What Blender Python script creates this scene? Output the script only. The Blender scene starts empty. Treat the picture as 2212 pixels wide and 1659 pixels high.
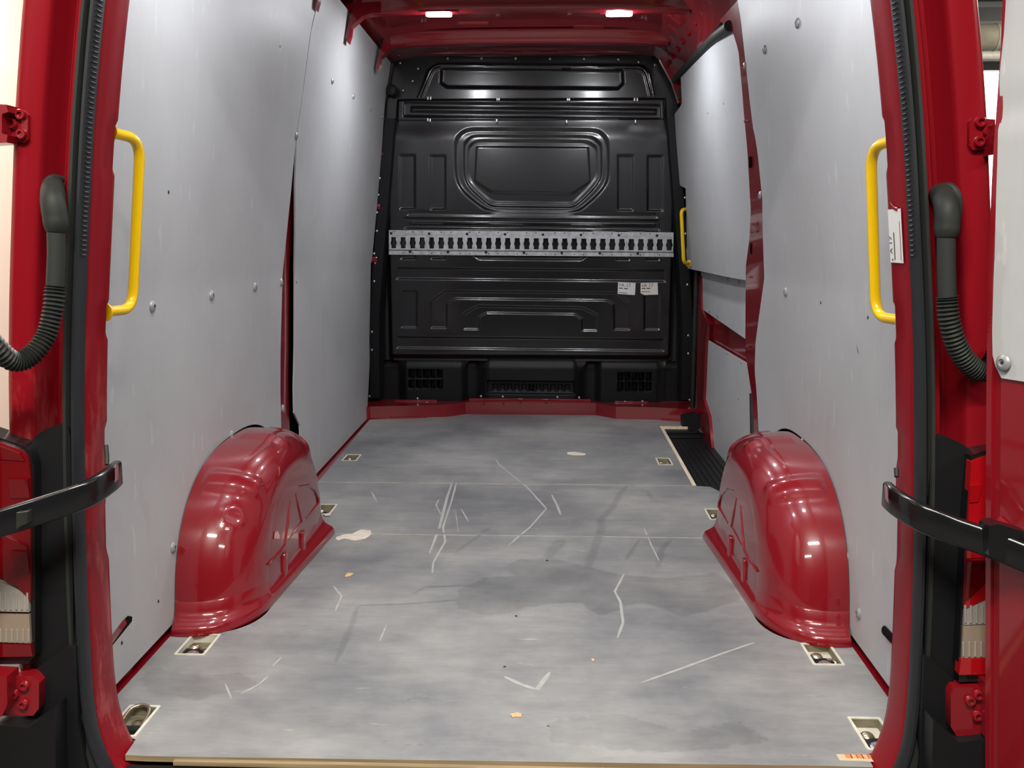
import bpy, bmesh, math, random
import numpy as np
from mathutils import Vector, Matrix
from mathutils.geometry import tessellate_polygon
random.seed(7)
sc = bpy.context.scene
COL = sc.collection
R = math.radians

# ------------------------------------------------------------------ camera
IW, IH, FPX = 2212, 1659, 2000.0
CAM = np.array([0.0989, 0.0, 1.0318]); PIT, YAW = 0.156, 0.0377
def ray(u, v):
    a, up = (u - IW / 2) / FPX, -(v - IH / 2) / FPX
    cp, sp, cy, sy = math.cos(PIT), math.sin(PIT), math.cos(YAW), math.sin(YAW)
    yr, z = cp + up * sp, -sp + up * cp
    return np.array([a * cy - yr * sy, a * sy + yr * cy, z])
def at(u, v, **k):
    """where the sight line through photo point (u, v) meets the plane x=, y= or z="""
    (ax, val), = k.items(); i = 'xyz'.index(ax)
    d = ray(u, v)
    return Vector(CAM + (val - CAM[i]) / d[i] * d)
cam = bpy.data.objects.new('camera', bpy.data.cameras.new('camera')); COL.objects.link(cam)
f_ = ray(IW / 2, IH / 2); r_ = ray(IW / 2 + FPX, IH / 2) - f_; u_ = ray(IW / 2, IH / 2 - FPX) - f_
cam.matrix_world = Matrix(((r_[0], u_[0], -f_[0], CAM[0]), (r_[1], u_[1], -f_[1], CAM[1]), (r_[2], u_[2], -f_[2], CAM[2]), (0, 0, 0, 1)))
cam.data.sensor_width = 36.0; cam.data.lens = FPX / IW * 36.0
cam.data.clip_start = 0.02; cam.data.clip_end = 200
sc.camera = cam

# ------------------------------------------------------------------ world, big lamps, exposure
sc.view_settings.view_transform = 'Standard'; sc.view_settings.look = 'None'
sc.view_settings.exposure = 0.24; sc.view_settings.gamma = 1.0; sc.view_settings.use_curve_mapping = False
w = bpy.data.worlds.new('world'); sc.world = w; w.use_nodes = True
w.node_tree.nodes['Background'].inputs[0].default_value = (0.92, 0.96, 1.0, 1)
w.node_tree.nodes['Background'].inputs[1].default_value = 0.07
sc.cycles.use_denoising = True
sc.cycles.max_bounces = 8; sc.cycles.diffuse_bounces = 4; sc.cycles.glossy_bounces = 4
sc.cycles.sample_clamp_indirect = 6.0
def area(name, loc, rot, sx, sy, watt, col=(1, 1, 1), spread=180, parent=None):
    l = bpy.data.lights.new(name, 'AREA'); l.shape = 'RECTANGLE'; l.size = sx; l.size_y = sy
    l.energy = watt; l.color = col; l.spread = R(spread)
    o = bpy.data.objects.new(name, l); COL.objects.link(o); o.location = loc; o.rotation_euler = rot
    return o
LED_W, TUBE_W = 6.3, 72.0
LED_COL, TUBE_COL = (0.93, 0.96, 1.0), (1.0, 0.95, 0.86)

# ------------------------------------------------------------------ materials
def new_mat(name):
    m = bpy.data.materials.new(name); m.use_nodes = True
    return m, m.node_tree.nodes, m.node_tree.links, m.node_tree.nodes['Principled BSDF']
def mat(name, col, rough=.5, metal=0., coat=0., spec=.5, noise=0., nscale=8., bump=0., bscale=60., stretch=(1, 1, 1), emit=None, trans=0., ior=1.45):
    m, n, l, b = new_mat(name)
    b.inputs['Base Color'].default_value = (*col, 1); b.inputs['Roughness'].default_value = rough
    b.inputs['Metallic'].default_value = metal; b.inputs['Coat Weight'].default_value = coat
    b.inputs['Coat Roughness'].default_value = .06; b.inputs['Specular IOR Level'].default_value = spec
    b.inputs['Transmission Weight'].default_value = trans; b.inputs['IOR'].default_value = ior
    if emit: b.inputs['Emission Color'].default_value = (*emit[0], 1); b.inputs['Emission Strength'].default_value = emit[1]
    if noise or bump:
        tc = n.new('ShaderNodeTexCoord'); mp = n.new('ShaderNodeMapping'); mp.inputs['Scale'].default_value = stretch
        l.new(tc.outputs['Object'], mp.inputs[0])
    if noise:
        t = n.new('ShaderNodeTexNoise'); t.inputs['Scale'].default_value = nscale; t.inputs['Detail'].default_value = 6
        l.new(mp.outputs[0], t.inputs['Vector'])
        r = n.new('ShaderNodeValToRGB'); r.color_ramp.elements[0].position = .3; r.color_ramp.elements[1].position = .7
        r.color_ramp.elements[0].color = (*[c * (1 - noise) for c in col], 1); r.color_ramp.elements[1].color = (*[min(1, c * (1 + noise)) for c in col], 1)
        l.new(t.outputs[0], r.inputs[0]); l.new(r.outputs[0], b.inputs['Base Color'])
    if bump:
        t = n.new('ShaderNodeTexNoise'); t.inputs['Scale'].default_value = bscale; t.inputs['Detail'].default_value = 3
        l.new(mp.outputs[0], t.inputs['Vector'])
        bp = n.new('ShaderNodeBump'); bp.inputs['Strength'].default_value = bump; bp.inputs['Distance'].default_value = .002
        l.new(t.outputs[0], bp.inputs['Height']); l.new(bp.outputs[0], b.inputs['Normal'])
    return m
def ramp(n, p0, c0, p1, c1):
    r = n.new('ShaderNodeValToRGB'); e = r.color_ramp.elements
    e[0].position, e[1].position = p0, p1; e[0].color, e[1].color = (*c0, 1), (*c1, 1)
    return r
def mixc(n, l, fac, a, b, mode='MIX'):
    x = n.new('ShaderNodeMix'); x.data_type = 'RGBA'; x.blend_type = mode
    for sock, val in ((x.inputs[0], fac), (x.inputs[6], a), (x.inputs[7], b)):
        if hasattr(val, 'is_linked'): l.new(val, sock)
        elif isinstance(val, (int, float)): sock.default_value = val
        else: sock.default_value = (*val, 1)
    return x.outputs[2]
def noise_tex(n, l, vec, scale, detail=5, rough=.6, stretch=(1, 1, 1), rot=(0, 0, 0)):
    mp = n.new('ShaderNodeMapping'); mp.inputs['Scale'].default_value = stretch; mp.inputs['Rotation'].default_value = rot
    l.new(vec, mp.inputs[0])
    t = n.new('ShaderNodeTexNoise'); t.inputs['Scale'].default_value = scale; t.inputs['Detail'].default_value = detail; t.inputs['Roughness'].default_value = rough
    l.new(mp.outputs[0], t.inputs['Vector'])
    return t.outputs[0]
def wood_floor_mat(name, tint=1.0, rough=.42, blotch=1.0):
    m, n, l, b = new_mat(name)
    g = n.new('ShaderNodeNewGeometry'); p = g.outputs['Position']
    big = noise_tex(n, l, p, 1.6, 5, .62)
    r = ramp(n, .36, (.155 * tint, .158 * tint, .168 * tint), .66, (.315 * tint, .313 * tint, .305 * tint)); l.new(big, r.inputs[0])
    streak = noise_tex(n, l, p, 9, 10, .78, (.6, 2.2, 1), (0, 0, .04))
    rs = ramp(n, .36, (.84, .84, .85), .66, (1.13, 1.13, 1.12)); l.new(streak, rs.inputs[0])
    c = mixc(n, l, 1.0, r.outputs[0], rs.outputs[0], 'MULTIPLY')
    fleck = noise_tex(n, l, p, 26, 3, .5, (.4, 2.2, 1))
    rf = ramp(n, .70, (0, 0, 0), .76, (1, 1, 1)); l.new(fleck, rf.inputs[0])
    mf = n.new('ShaderNodeMath'); mf.operation = 'MULTIPLY'; mf.inputs[1].default_value = .5 * blotch; l.new(rf.outputs[0], mf.inputs[0])
    c = mixc(n, l, mf.outputs[0], c, (.46 * tint, .46 * tint, .45 * tint))
    dirt = noise_tex(n, l, p, 3.1, 5, .6, (1, 1, 1), (0, 0, 1))
    rd = ramp(n, .60, (0, 0, 0), .74, (1, 1, 1)); l.new(dirt, rd.inputs[0])
    md = n.new('ShaderNodeMath'); md.operation = 'MULTIPLY'; md.inputs[1].default_value = .4 * blotch; l.new(rd.outputs[0], md.inputs[0])
    c = mixc(n, l, md.outputs[0], c, (.17 * tint, .168 * tint, .145 * tint))
    l.new(c, b.inputs['Base Color'])
    b.inputs['Roughness'].default_value = rough; b.inputs['Specular IOR Level'].default_value = .45
    bp = n.new('ShaderNodeBump'); bp.inputs['Strength'].default_value = .10; bp.inputs['Distance'].default_value = .001
    l.new(streak, bp.inputs['Height']); l.new(bp.outputs[0], b.inputs['Normal'])
    return m
def panel_mat(name, base):
    m, n, l, b = new_mat(name)
    g = n.new('ShaderNodeNewGeometry'); p = g.outputs['Position']
    big = noise_tex(n, l, p, 2.2, 5, .6)
    r = ramp(n, .3, tuple(c * .93 for c in base), .7, tuple(c * 1.06 for c in base)); l.new(big, r.inputs[0])
    st = noise_tex(n, l, p, 30, 5, .6, (1, 3, .12))
    rs = ramp(n, .35, (.988, .988, .988), .7, (1.012, 1.012, 1.012)); l.new(st, rs.inputs[0])
    c = mixc(n, l, 1., r.outputs[0], rs.outputs[0], 'MULTIPLY')
    sc_ = noise_tex(n, l, p, 16, 3, .5, (1, 2.2, .5), (.5, 0, 0))
    rf = ramp(n, .665, (0, 0, 0), .70, (1, 1, 1)); l.new(sc_, rf.inputs[0])
    mf = n.new('ShaderNodeMath'); mf.operation = 'MULTIPLY'; mf.inputs[1].default_value = .38; l.new(rf.outputs[0], mf.inputs[0])
    c = mixc(n, l, mf.outputs[0], c, tuple(min(1, x * 1.35) for x in base))
    dk = noise_tex(n, l, p, 5, 6, .7, (1, 1.5, .6))
    rk = ramp(n, .60, (0, 0, 0), .76, (1, 1, 1)); l.new(dk, rk.inputs[0])
    mk = n.new('ShaderNodeMath'); mk.operation = 'MULTIPLY'; mk.inputs[1].default_value = .3; l.new(rk.outputs[0], mk.inputs[0])
    c = mixc(n, l, mk.outputs[0], c, tuple(x * .62 for x in base))
    l.new(c, b.inputs['Base Color']); b.inputs['Roughness'].default_value = .48; b.inputs['Specular IOR Level'].default_value = .4
    return m
def worn_red(name, base):
    m, n, l, b = new_mat(name)
    g = n.new('ShaderNodeNewGeometry'); p = g.outputs['Position']
    sx = n.new('ShaderNodeSeparateXYZ'); l.new(p, sx.inputs[0])
    nz = noise_tex(n, l, p, 22, 6, .7, (1, 1, .28))
    # paint rubbed pale where loads are dragged past: only the lower stretch of the left reveal
    hz = n.new('ShaderNodeMapRange'); hz.inputs[1].default_value = .92; hz.inputs[2].default_value = .55; l.new(sx.outputs[2], hz.inputs[0])
    lx = n.new('ShaderNodeMath'); lx.operation = 'LESS_THAN'; lx.inputs[1].default_value = 0; l.new(sx.outputs[0], lx.inputs[0])
    r = ramp(n, .50, (0, 0, 0), .66, (1, 1, 1)); l.new(nz, r.inputs[0])
    a = n.new('ShaderNodeMath'); a.operation = 'MULTIPLY'; l.new(hz.outputs[0], a.inputs[0]); l.new(lx.outputs[0], a.inputs[1])
    a2 = n.new('ShaderNodeMath'); a2.operation = 'MULTIPLY'; l.new(a.outputs[0], a2.inputs[0]); l.new(r.outputs[0], a2.inputs[1])
    a3 = n.new('ShaderNodeMath'); a3.operation = 'MULTIPLY'; a3.inputs[1].default_value = .6; l.new(a2.outputs[0], a3.inputs[0])
    c = mixc(n, l, a3.outputs[0], base, (.42, .10, .10))
    l.new(c, b.inputs['Base Color']); b.inputs['Roughness'].default_value = .3; b.inputs['Specular IOR Level'].default_value = .18; b.inputs['Coat Weight'].default_value = .12; b.inputs['Coat Roughness'].default_value = .07
    return m
RED = (.205, .0045, .010)
M = dict(
    red=mat('red_paint', RED, .3, coat=1.0, spec=.3),
    redworn=worn_red('red_paint_worn', RED),
    panel=panel_mat('grey_lining', (.43, .436, .445)),
    floor=wood_floor_mat('grey_floor'),
    wet=wood_floor_mat('grey_floor_wet', .86, .34, .7),
    pale=mat('pale_scratch', (.365, .362, .35), .6, noise=.12, nscale=40),
    jointgrey=mat('worn_board_edge', (.47, .45, .40), .7, noise=.25, nscale=14),
    traywall=mat('brown_tray_wall', (.20, .18, .115), .55, noise=.3, nscale=25),  # tray interior in a darker brown than the cream rims
    wood=mat('raw_plywood', (.27, .20, .11), .7, noise=.25, nscale=18, stretch=(.3, 6, 6)),
    woodlight=mat('light_plywood', (.70, .60, .44), .65, noise=.15, nscale=20, stretch=(4, .4, 4)),
    black=mat('black_paint', (.006, .0066, .008), .28, spec=.65, coat=.55, noise=.2, nscale=5),
    blackgloss=mat('black_gloss_plastic', (.007, .007, .008), .22, spec=.6, coat=.3),
    blackmatt=mat('black_plastic', (.0065, .007, .008), .48, spec=.35, bump=.15, bscale=300),
    rubber=mat('rubber', (.017, .019, .017), .6, spec=.35, noise=.25, nscale=30),
    seal=mat('seal_rubber', (.013, .015, .019), .5, spec=.5, noise=.25, nscale=14, stretch=(1, 1, .15)),
    seallip=mat('seal_rubber_lip', (.021, .024, .022), .62, spec=.35, noise=.2, nscale=14, stretch=(1, 1, .15)),
    hollow=mat('cavity_shade', (.006, .005, .005), .9, spec=.1),  # near-black: the shade inside hollows put into the colour
    yellow=mat('yellow_powder_coat', (.82, .52, .002), .28, coat=.5),
    zinc=mat('galvanised', (.60, .62, .63), .34, metal=.55, noise=.22, nscale=34),
    steel=mat('zinc_screw', (.52, .53, .54), .32, metal=.85),
    screw=mat('grey_screw_head', (.34, .35, .36), .38, metal=.4),
    dark=mat('dark_hole', (.012, .012, .012), .7),
    brass=mat('passivated_steel', (.55, .46, .33), .3, metal=1.),
    cream=mat('cream_plastic', (.62, .60, .50), .5, noise=.12, nscale=30),
    paper=mat('white_label', (.72, .71, .69), .6),
    paper2=mat('cream_label', (.72, .67, .59), .6),
    ink=mat('black_ink', (.03, .03, .03), .7),
    orange=mat('orange_print', (.80, .22, .05), .6),
    orange2=mat('pale_orange_print', (.88, .36, .16), .6),
    tan=mat('tan_label', (.56, .46, .32), .6),
    redlens=mat('red_lens', (.13, .002, .004), .12, coat=1., spec=.6),
    redlenslit=mat('lit_red_lens', (.36, .004, .008), .12, coat=1., spec=.6),  # same lens red, brightened in colour for the better-lit right lamp
    reflector=mat('red_reflector', (.42, .02, .05), .15, coat=1.),
    clearlens=mat('clear_lens', (.30, .28, .25), .16, coat=1., spec=.7),
    amber=mat('amber_lens', (.26, .20, .15), .16, coat=1., spec=.7),
    led=mat('led_lens', (1, 1, 1), .3, emit=((.95, .97, 1.), 60.)),
    tube=mat('tube_lamp_glass', (1, 1, 1), .3, emit=((1., .96, .88), 9.)),
    leaf=mat('dry_leaf', (.62, .40, .20), .7, noise=.2, nscale=60),
    scrap=mat('torn_paper', (.62, .55, .48), .8, noise=.12, nscale=30),
    gwall=mat('white_garage_wall', (.80, .76, .66), .8, noise=.03, nscale=2),
    darkwall=mat('darkened_garage_wall', (.045, .047, .048), .8, noise=.1, nscale=2),  # colour darkened to keep garage reflections off the bulkhead
    darkfloor=mat('darkened_garage_floor', (.07, .07, .068), .7, noise=.2, nscale=3),  # darkened too, so the garage throws back little light
    concrete=mat('concrete', (.20, .20, .19), .8, noise=.2, nscale=3),
    beam=mat('grey_concrete_beam', (.22, .225, .22), .8, noise=.1, nscale=4),
    greenceil=mat('pale_green_ceiling', (.20, .21, .17), .8, noise=.08, nscale=3),
    lagging=mat('pipe_lagging', (.46, .43, .32), .7, noise=.2, nscale=12),
    daylight=mat('bright_window', (1, 1, 1), .5, emit=((1., 1., 1.), 3.2)),
)

M['black'].node_tree.nodes['Principled BSDF'].inputs['Coat Roughness'].default_value = .13

# ------------------------------------------------------------------ mesh helpers
ORG = {}
class MB:
    def __init__(s): s.v, s.f, s.m = [], [], []
    def add(s, vs, fs, mi=0):
        o = len(s.v); s.v += [tuple(map(float, p)) for p in vs]
        s.f += [tuple(i + o for i in f) for f in fs]; s.m += [mi] * len(fs); return s
    def box(s, x0, x1, y0, y1, z0, z1, bev=0., mi=0):
        bm = bmesh.new(); bmesh.ops.create_cube(bm, size=1)
        for q in bm.verts: q.co = Vector(((x0 + x1) / 2 + q.co.x * (x1 - x0), (y0 + y1) / 2 + q.co.y * (y1 - y0), (z0 + z1) / 2 + q.co.z * (z1 - z0)))
        if bev: bmesh.ops.bevel(bm, geom=list(bm.edges), offset=bev, segments=2, profile=.5, affect='EDGES')
        bm.verts.index_update(); s.add([q.co for q in bm.verts], [[q.index for q in f.verts] for f in bm.faces], mi); bm.free(); return s
    def tube(s, pts, rad, n=12, caps=True, mi=0, flat=1.0):
        pts = [Vector(p) for p in pts]; k = len(pts); rs = rad if hasattr(rad, '__len__') else [rad] * k
        t0 = (pts[1] - pts[0]).normalized(); u = t0.orthogonal().normalized()
        if flat != 1.0: u = Vector((0, 0, 1)) - t0 * t0.z; u.normalize()
        vs = []
        for i in range(k):
            t = (pts[min(i + 1, k - 1)] - pts[max(i - 1, 0)]).normalized()
            u = (u - t * u.dot(t)).normalized(); w_ = t.cross(u)
            for j in range(n):
                a = 2 * math.pi * j / n; vs.append(pts[i] + (u * math.cos(a) + w_ * math.sin(a) * flat) * rs[i])
        fs = [(i * n + j, i * n + (j + 1) % n, (i + 1) * n + (j + 1) % n, (i + 1) * n + j) for i in range(k - 1) for j in range(n)]
        if caps: fs += [tuple(range(n - 1, -1, -1)), tuple(range((k - 1) * n, k * n))]
        return s.add(vs, fs, mi)
    def lathe(s, prof, c, axis=(0, 0, 1), n=16, mi=0):
        """prof: (radius, height) pairs along axis from c"""
        a = Vector(axis).normalized(); u = a.orthogonal().normalized(); w_ = a.cross(u); c = Vector(c); vs = []
        for r, h in prof:
            for j in range(n):
                t = 2 * math.pi * j / n; vs.append(c + a * h + (u * math.cos(t) + w_ * math.sin(t)) * max(r, 1e-5))
        k = len(prof)
        fs = [(i * n + j, i * n + (j + 1) % n, (i + 1) * n + (j + 1) % n, (i + 1) * n + j) for i in range(k - 1) for j in range(n)]
        fs += [tuple(range(n - 1, -1, -1)), tuple(range((k - 1) * n, k * n))]
        return s.add(vs, fs, mi)
    def prism(s, loops, mp, h0, h1, mi=0, side_mi=None):
        """loops: outer outline then holes, 2D; mp(a, b, h) gives the 3D point"""
        allp = [p for lp in loops for p in lp]
        tris = tessellate_polygon([[Vector((p[0], p[1], 0)) for p in lp] for lp in loops])
        n = len(allp)
        vs = [mp(p[0], p[1], h1) for p in allp] + [mp(p[0], p[1], h0) for p in allp]
        s.add(vs, [tuple(t) for t in tris] + [tuple(i + n for i in reversed(t)) for t in tris], mi)
        o = len(s.v) - 2 * n; k = 0; fs = []
        for lp in loops:
            L = len(lp)
            for i in range(L): fs.append((o + k + i, o + k + (i + 1) % L, o + n + k + (i + 1) % L, o + n + k + i))
            k += L
        s.f += fs; s.m += [mi if side_mi is None else side_mi] * len(fs); return s
    def grid(s, nu, nv, fn, mi=0, flip=False):
        vs = [fn(i / (nu - 1), j / (nv - 1)) for i in range(nu) for j in range(nv)]
        fs = [(i * nv + j, (i + 1) * nv + j, (i + 1) * nv + j + 1, i * nv + j + 1) for i in range(nu - 1) for j in range(nv - 1)]
        return s.add(vs, [f[::-1] for f in fs] if flip else fs, mi)
    def shell(s, nu, nv, fn, off, mi=0):
        """a sheet with thickness: fn gives the face, off(p) the back"""
        A = [Vector(fn(i / (nu - 1), j / (nv - 1))) for i in range(nu) for j in range(nv)]
        B = [off(p) for p in A]; N = nu * nv; q = lambda i, j: i * nv + j
        fs = []
        for i in range(nu - 1):
            for j in range(nv - 1):
                fs.append((q(i, j), q(i + 1, j), q(i + 1, j + 1), q(i, j + 1))); fs.append(tuple(N + k for k in (q(i, j + 1), q(i + 1, j + 1), q(i + 1, j), q(i, j))))
        rim = [q(i, 0) for i in range(nu)] + [q(nu - 1, j) for j in range(1, nv)] + [q(i, nv - 1) for i in range(nu - 2, -1, -1)] + [q(0, j) for j in range(nv - 2, 0, -1)]
        for k in range(len(rim)): a, b = rim[k], rim[(k + 1) % len(rim)]; fs.append((b, a, a + N, b + N))
        return s.add(A + B, fs, mi)
    def mesh(s, name, mats, org=(0, 0, 0), ang=38, mirror=False):
        o = Vector(org); me = bpy.data.meshes.new(name)
        vs = [(-p[0], p[1], p[2]) for p in s.v] if mirror else s.v
        me.from_pydata([tuple(Vector(p) - o) for p in vs], [], [f[::-1] for f in s.f] if mirror else s.f)
        for mm in (mats if isinstance(mats, (list, tuple)) else [mats]): me.materials.append(mm)
        me.polygons.foreach_set('material_index', s.m)
        bm = bmesh.new(); bm.from_mesh(me); bmesh.ops.recalc_face_normals(bm, faces=bm.faces); bm.to_mesh(me); bm.free()
        me.polygons.foreach_set('use_smooth', [True] * len(me.polygons)); me.set_sharp_from_angle(angle=R(ang)); me.update()
        return me
    def build(s, name, mats, parent=None, base=None, ang=38, mirror=False):
        org = ORG[parent] if parent is not None else Vector(base if base is not None else (0, 0, 0))
        o = bpy.data.objects.new(name, s.mesh(name, mats, org, ang, mirror)); COL.objects.link(o)
        if parent is not None: o.parent = parent
        else: o.location = org
        ORG[o] = org; return o
def tag(o, label=None, cat=None, group=None, kind=None):
    for k, v in (('label', label), ('category', cat), ('group', group), ('kind', kind)):
        if v: o[k] = v
    return o
def thing(name, loc, label, cat, group=None):
    o = bpy.data.objects.new(name, None); COL.objects.link(o); o.location = loc; o.empty_display_size = .05
    ORG[o] = Vector(loc); return tag(o, label, cat, group)
def struct(name, loc=(0, 0, 0)):
    o = bpy.data.objects.new(name, None); COL.objects.link(o); o.location = loc; o.empty_display_size = .1
    ORG[o] = Vector(loc); o['kind'] = 'structure'; return o
def inst(name, me, parent, loc, rot=(0, 0, 0), scale=1.):
    o = bpy.data.objects.new(name, me); COL.objects.link(o); o.parent = parent
    o.location = Vector(loc) - ORG[parent]; o.rotation_euler = rot; o.scale = (scale,) * 3; ORG[o] = Vector(loc); return o
def smooth_path(pts, n=8, closed=False):
    """Catmull-Rom through the points"""
    P = [Vector(p) for p in pts]; out = []; K = len(P)
    for i in range(K if closed else K - 1):
        a, b, c, d = (P[(i + k) % K] for k in (-1, 0, 1, 2)) if closed else (P[max(i - 1, 0)], P[i], P[i + 1], P[min(i + 2, K - 1)])
        for j in range(n):
            t = j / n
            out.append(.5 * ((2 * b) + (c - a) * t + (2 * a - 5 * b + 4 * c - d) * t * t + (3 * b - a - 3 * c + d) * t ** 3))
    if not closed: out.append(P[-1])
    return out
def fillet(pts, r, n=6):
    """polyline with its corners rounded (3D)"""
    P = [Vector(p) for p in pts]; out = [P[0]]
    for i in range(1, len(P) - 1):
        a, b, c = P[i - 1], P[i], P[i + 1]; d1, d2 = (a - b), (c - b)
        k = min(r, d1.length * .49, d2.length * .49); s, e = b + d1.normalized() * k, b + d2.normalized() * k
        for j in range(n + 1):
            t = j / n; out.append(s * (1 - t) ** 2 + b * 2 * t * (1 - t) + e * t * t)
    return out + [P[-1]]
def rrect(x0, x1, y0, y1, r, n=5):
    out = []
    for cx, cy, a0 in ((x1 - r, y1 - r, 0), (x0 + r, y1 - r, 90), (x0 + r, y0 + r, 180), (x1 - r, y0 + r, 270)):
        for k in range(n + 1): a = R(a0 + 90 * k / n); out.append((cx + r * math.cos(a), cy + r * math.sin(a)))
    return out
flatz = lambda a, b, h: (a, b, h)          # outline in plan, height z
def text_mesh(body, size):
    cu = bpy.data.curves.new('text', 'FONT'); cu.body = body; cu.size = size; cu.fill_mode = 'FRONT'; cu.resolution_u = 2
    o = bpy.data.objects.new('text', cu); COL.objects.link(o); dg = bpy.context.evaluated_depsgraph_get(); dg.update()
    me = bpy.data.meshes.new_from_object(o.evaluated_get(dg)); bpy.data.objects.remove(o); bpy.data.curves.remove(cu)
    return [v.co.copy() for v in me.vertices], [tuple(p.vertices) for p in me.polygons]

def ss(e0, e1, x): t = np.clip((x - e0) / (e1 - e0), 0, 1); return t * t * (3 - 2 * t)
# ------------------------------------------------------------------ van cross-section (measured off the photograph)
ZB = [-.2, 0, .45, .9, 1.2, 1.5, 1.8, 2.05, 2.2]; XB = [.888, .888, .886, .866, .83, .797, .77, .725, .69]
def PX(z, y): return float(np.interp(z, ZB, XB)) + .015 * (y - 2.3)      # half-width of the lining
def wp(u, v, side, off=0.):
    """where the sight line through (u, v) meets the lining of one side"""
    d = ray(u, v); x = side * .85
    for _ in range(50):
        p = CAM + (x - CAM[0]) / d[0] * d; x = side * (PX(p[2], p[1]) + off)
    return Vector(p)
YB = 5.377                                                             # bulkhead plane
BX = lambda u, v: (lambda p: (p.x, p.z))(at(u, v, y=YB))
lerp = lambda a, b, t: a + (b - a) * t
itp = lambda tab: (lambda z: float(np.interp(z, [q[0] for q in tab], [q[1] for q in tab])))
ARC, AH, BH, EXW = 2.82, .515, .42, 2.6                                # wheel arch: middle, half length, height, squareness
def arch_cut(y):
    t = abs((y - 2.86) / .534)
    return 0. if t >= 1 else .418 * (1 - t ** EXW) ** (1 / EXW)

# ------------------------------------------------------------------ garage around the van
GZ = -.64
g = MB().box(-6, 12, -9, 14, GZ - .1, GZ); tag(g.build('floor_garage', M['darkfloor']), kind='structure')
g = MB().box(-2.7, -2.5, 0.6, 14, GZ, 3.4); tag(g.build('wall_left_garage', M['gwall']), kind='structure')
g = MB().box(-6, 12, -9, 14, 3.42, 3.55); tag(g.build('ceiling_garage', M['greenceil']), kind='structure')
g = MB().box(-6, 12, -9.2, -9, GZ, 3.4); tag(g.build('wall_back_garage', M['darkwall']), kind='structure')
g = MB().box(11.8, 12, -9, 14, GZ, 3.4); tag(g.build('wall_right_garage', M['darkwall']), kind='structure')
wf = struct('wall_front_garage', (0, 11, GZ))
MB().box(-6, 3.9, 11, 11.2, GZ, 3.4).build('wall_panel', M['beam'], wf)
MB().box(3.9, 7, 11, 11.2, GZ, .2).build('wall_panel', M['gwall'], wf); MB().box(3.9, 7, 11, 11.2, 2.98, 3.4).build('wall_panel', M['beam'], wf)
MB().box(7, 12, 11, 11.2, GZ, 3.4).build('wall_panel', M['gwall'], wf)
wn = struct('window_1', (5.4, 11.1, 1.2))
MB().box(3.9, 7, 11.12, 11.16, .2, 2.98).build('pane', M['daylight'], wn)
fr = MB()
for x in (3.9, 5.42, 6.95): fr.box(x, x + .05, 11.02, 11.11, .2, 2.98)
fr.box(3.9, 7, 11.02, 11.11, .2, .25); fr.box(3.9, 7, 11.02, 11.11, 2.90, 2.98); fr.build('window_frame', M['beam'], wn)
bmo = MB().box(2.6, 9, 8.1, 8.5, 2.79, 2.90).build('concrete_beam', M['beam'], base=(5, 8.3, 2.79)); tag(bmo, kind='structure')
bmo = MB().box(2.6, 9, 8.55, 9.6, 3.05, 3.12, .01).build('ceiling_slab', M['greenceil'], base=(5, 9, 2.9)); tag(bmo, kind='structure')
pp = thing('lagged_pipe', (3.6, 7.9, 2.35), 'thick pale lagged pipe under the garage ceiling, seen past the right door', 'pipe')
MB().tube([(2.4, 7.9, 2.61), (9, 7.9, 2.67)], .105, 20).build('lagging', M['lagging'], pp)
for x in (3.2, 3.66, 4.3, 5.0): MB().tube([(x, 7.9, 2.61 + (x - 2.4) * .009), (x + .03, 7.9, 2.611 + (x - 2.4) * .009)], .110, 20).build('band', M['cream'], pp)
tp = MB().tube([(2.4, 7.6, 2.42), (9, 7.6, 2.44)], .035, 14).build('white_pipe', M['cream'], base=(3.6, 7.6, 2.2))
tag(tp, 'thin white pipe running below the thick lagged garage pipe', 'pipe')
def tube_light(x, y, z, L, rot, label, watt):
    t = thing('fluorescent_light', (x, y, z), label, 'light', 'tube lights on the garage ceiling'); t.rotation_euler = (0, 0, rot)
    def bl(mb, nm, mm, par=t):
        o = bpy.data.objects.new(nm, mb.mesh(nm, mm)); COL.objects.link(o); o.parent = par; ORG[o] = ORG[t]
    bl(MB().box(-L / 2, L / 2, -.09, .09, .02, .07, .01), 'housing', M['cream'])
    bl(MB().tube([(-L / 2 + .03, 0, 0), (L / 2 - .03, 0, 0)], .018, 10), 'tube', M['tube'])
    area('tube_glow', (x, y, z - .03), (0, 0, rot), L, .12, watt, TUBE_COL)
for i, (x, y, rz, wt) in enumerate(((-.10, -.2, 0, TUBE_W * 2.1), (2.7, -1.2, 0, TUBE_W), (-1.9, -1.6, 0, TUBE_W), (4.2, .5, R(90), TUBE_W * 1.6), (4.4, 5.5, R(90), TUBE_W * 2), (-1.9, 3.0, R(90), TUBE_W * 3))):  # the lamp by the left wall is unseen, added to brighten that wall
    tube_light(x, y, 2.95 if i < 3 else 3.05, 1.5, rz, 'fluorescent tube light hanging under the garage ceiling, ' + ('above the open rear of the van', 'behind the van on the right', 'behind the van on the left', 'beside the right door', 'near the bright window', 'added to brighten the white left wall')[i], wt)

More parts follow.
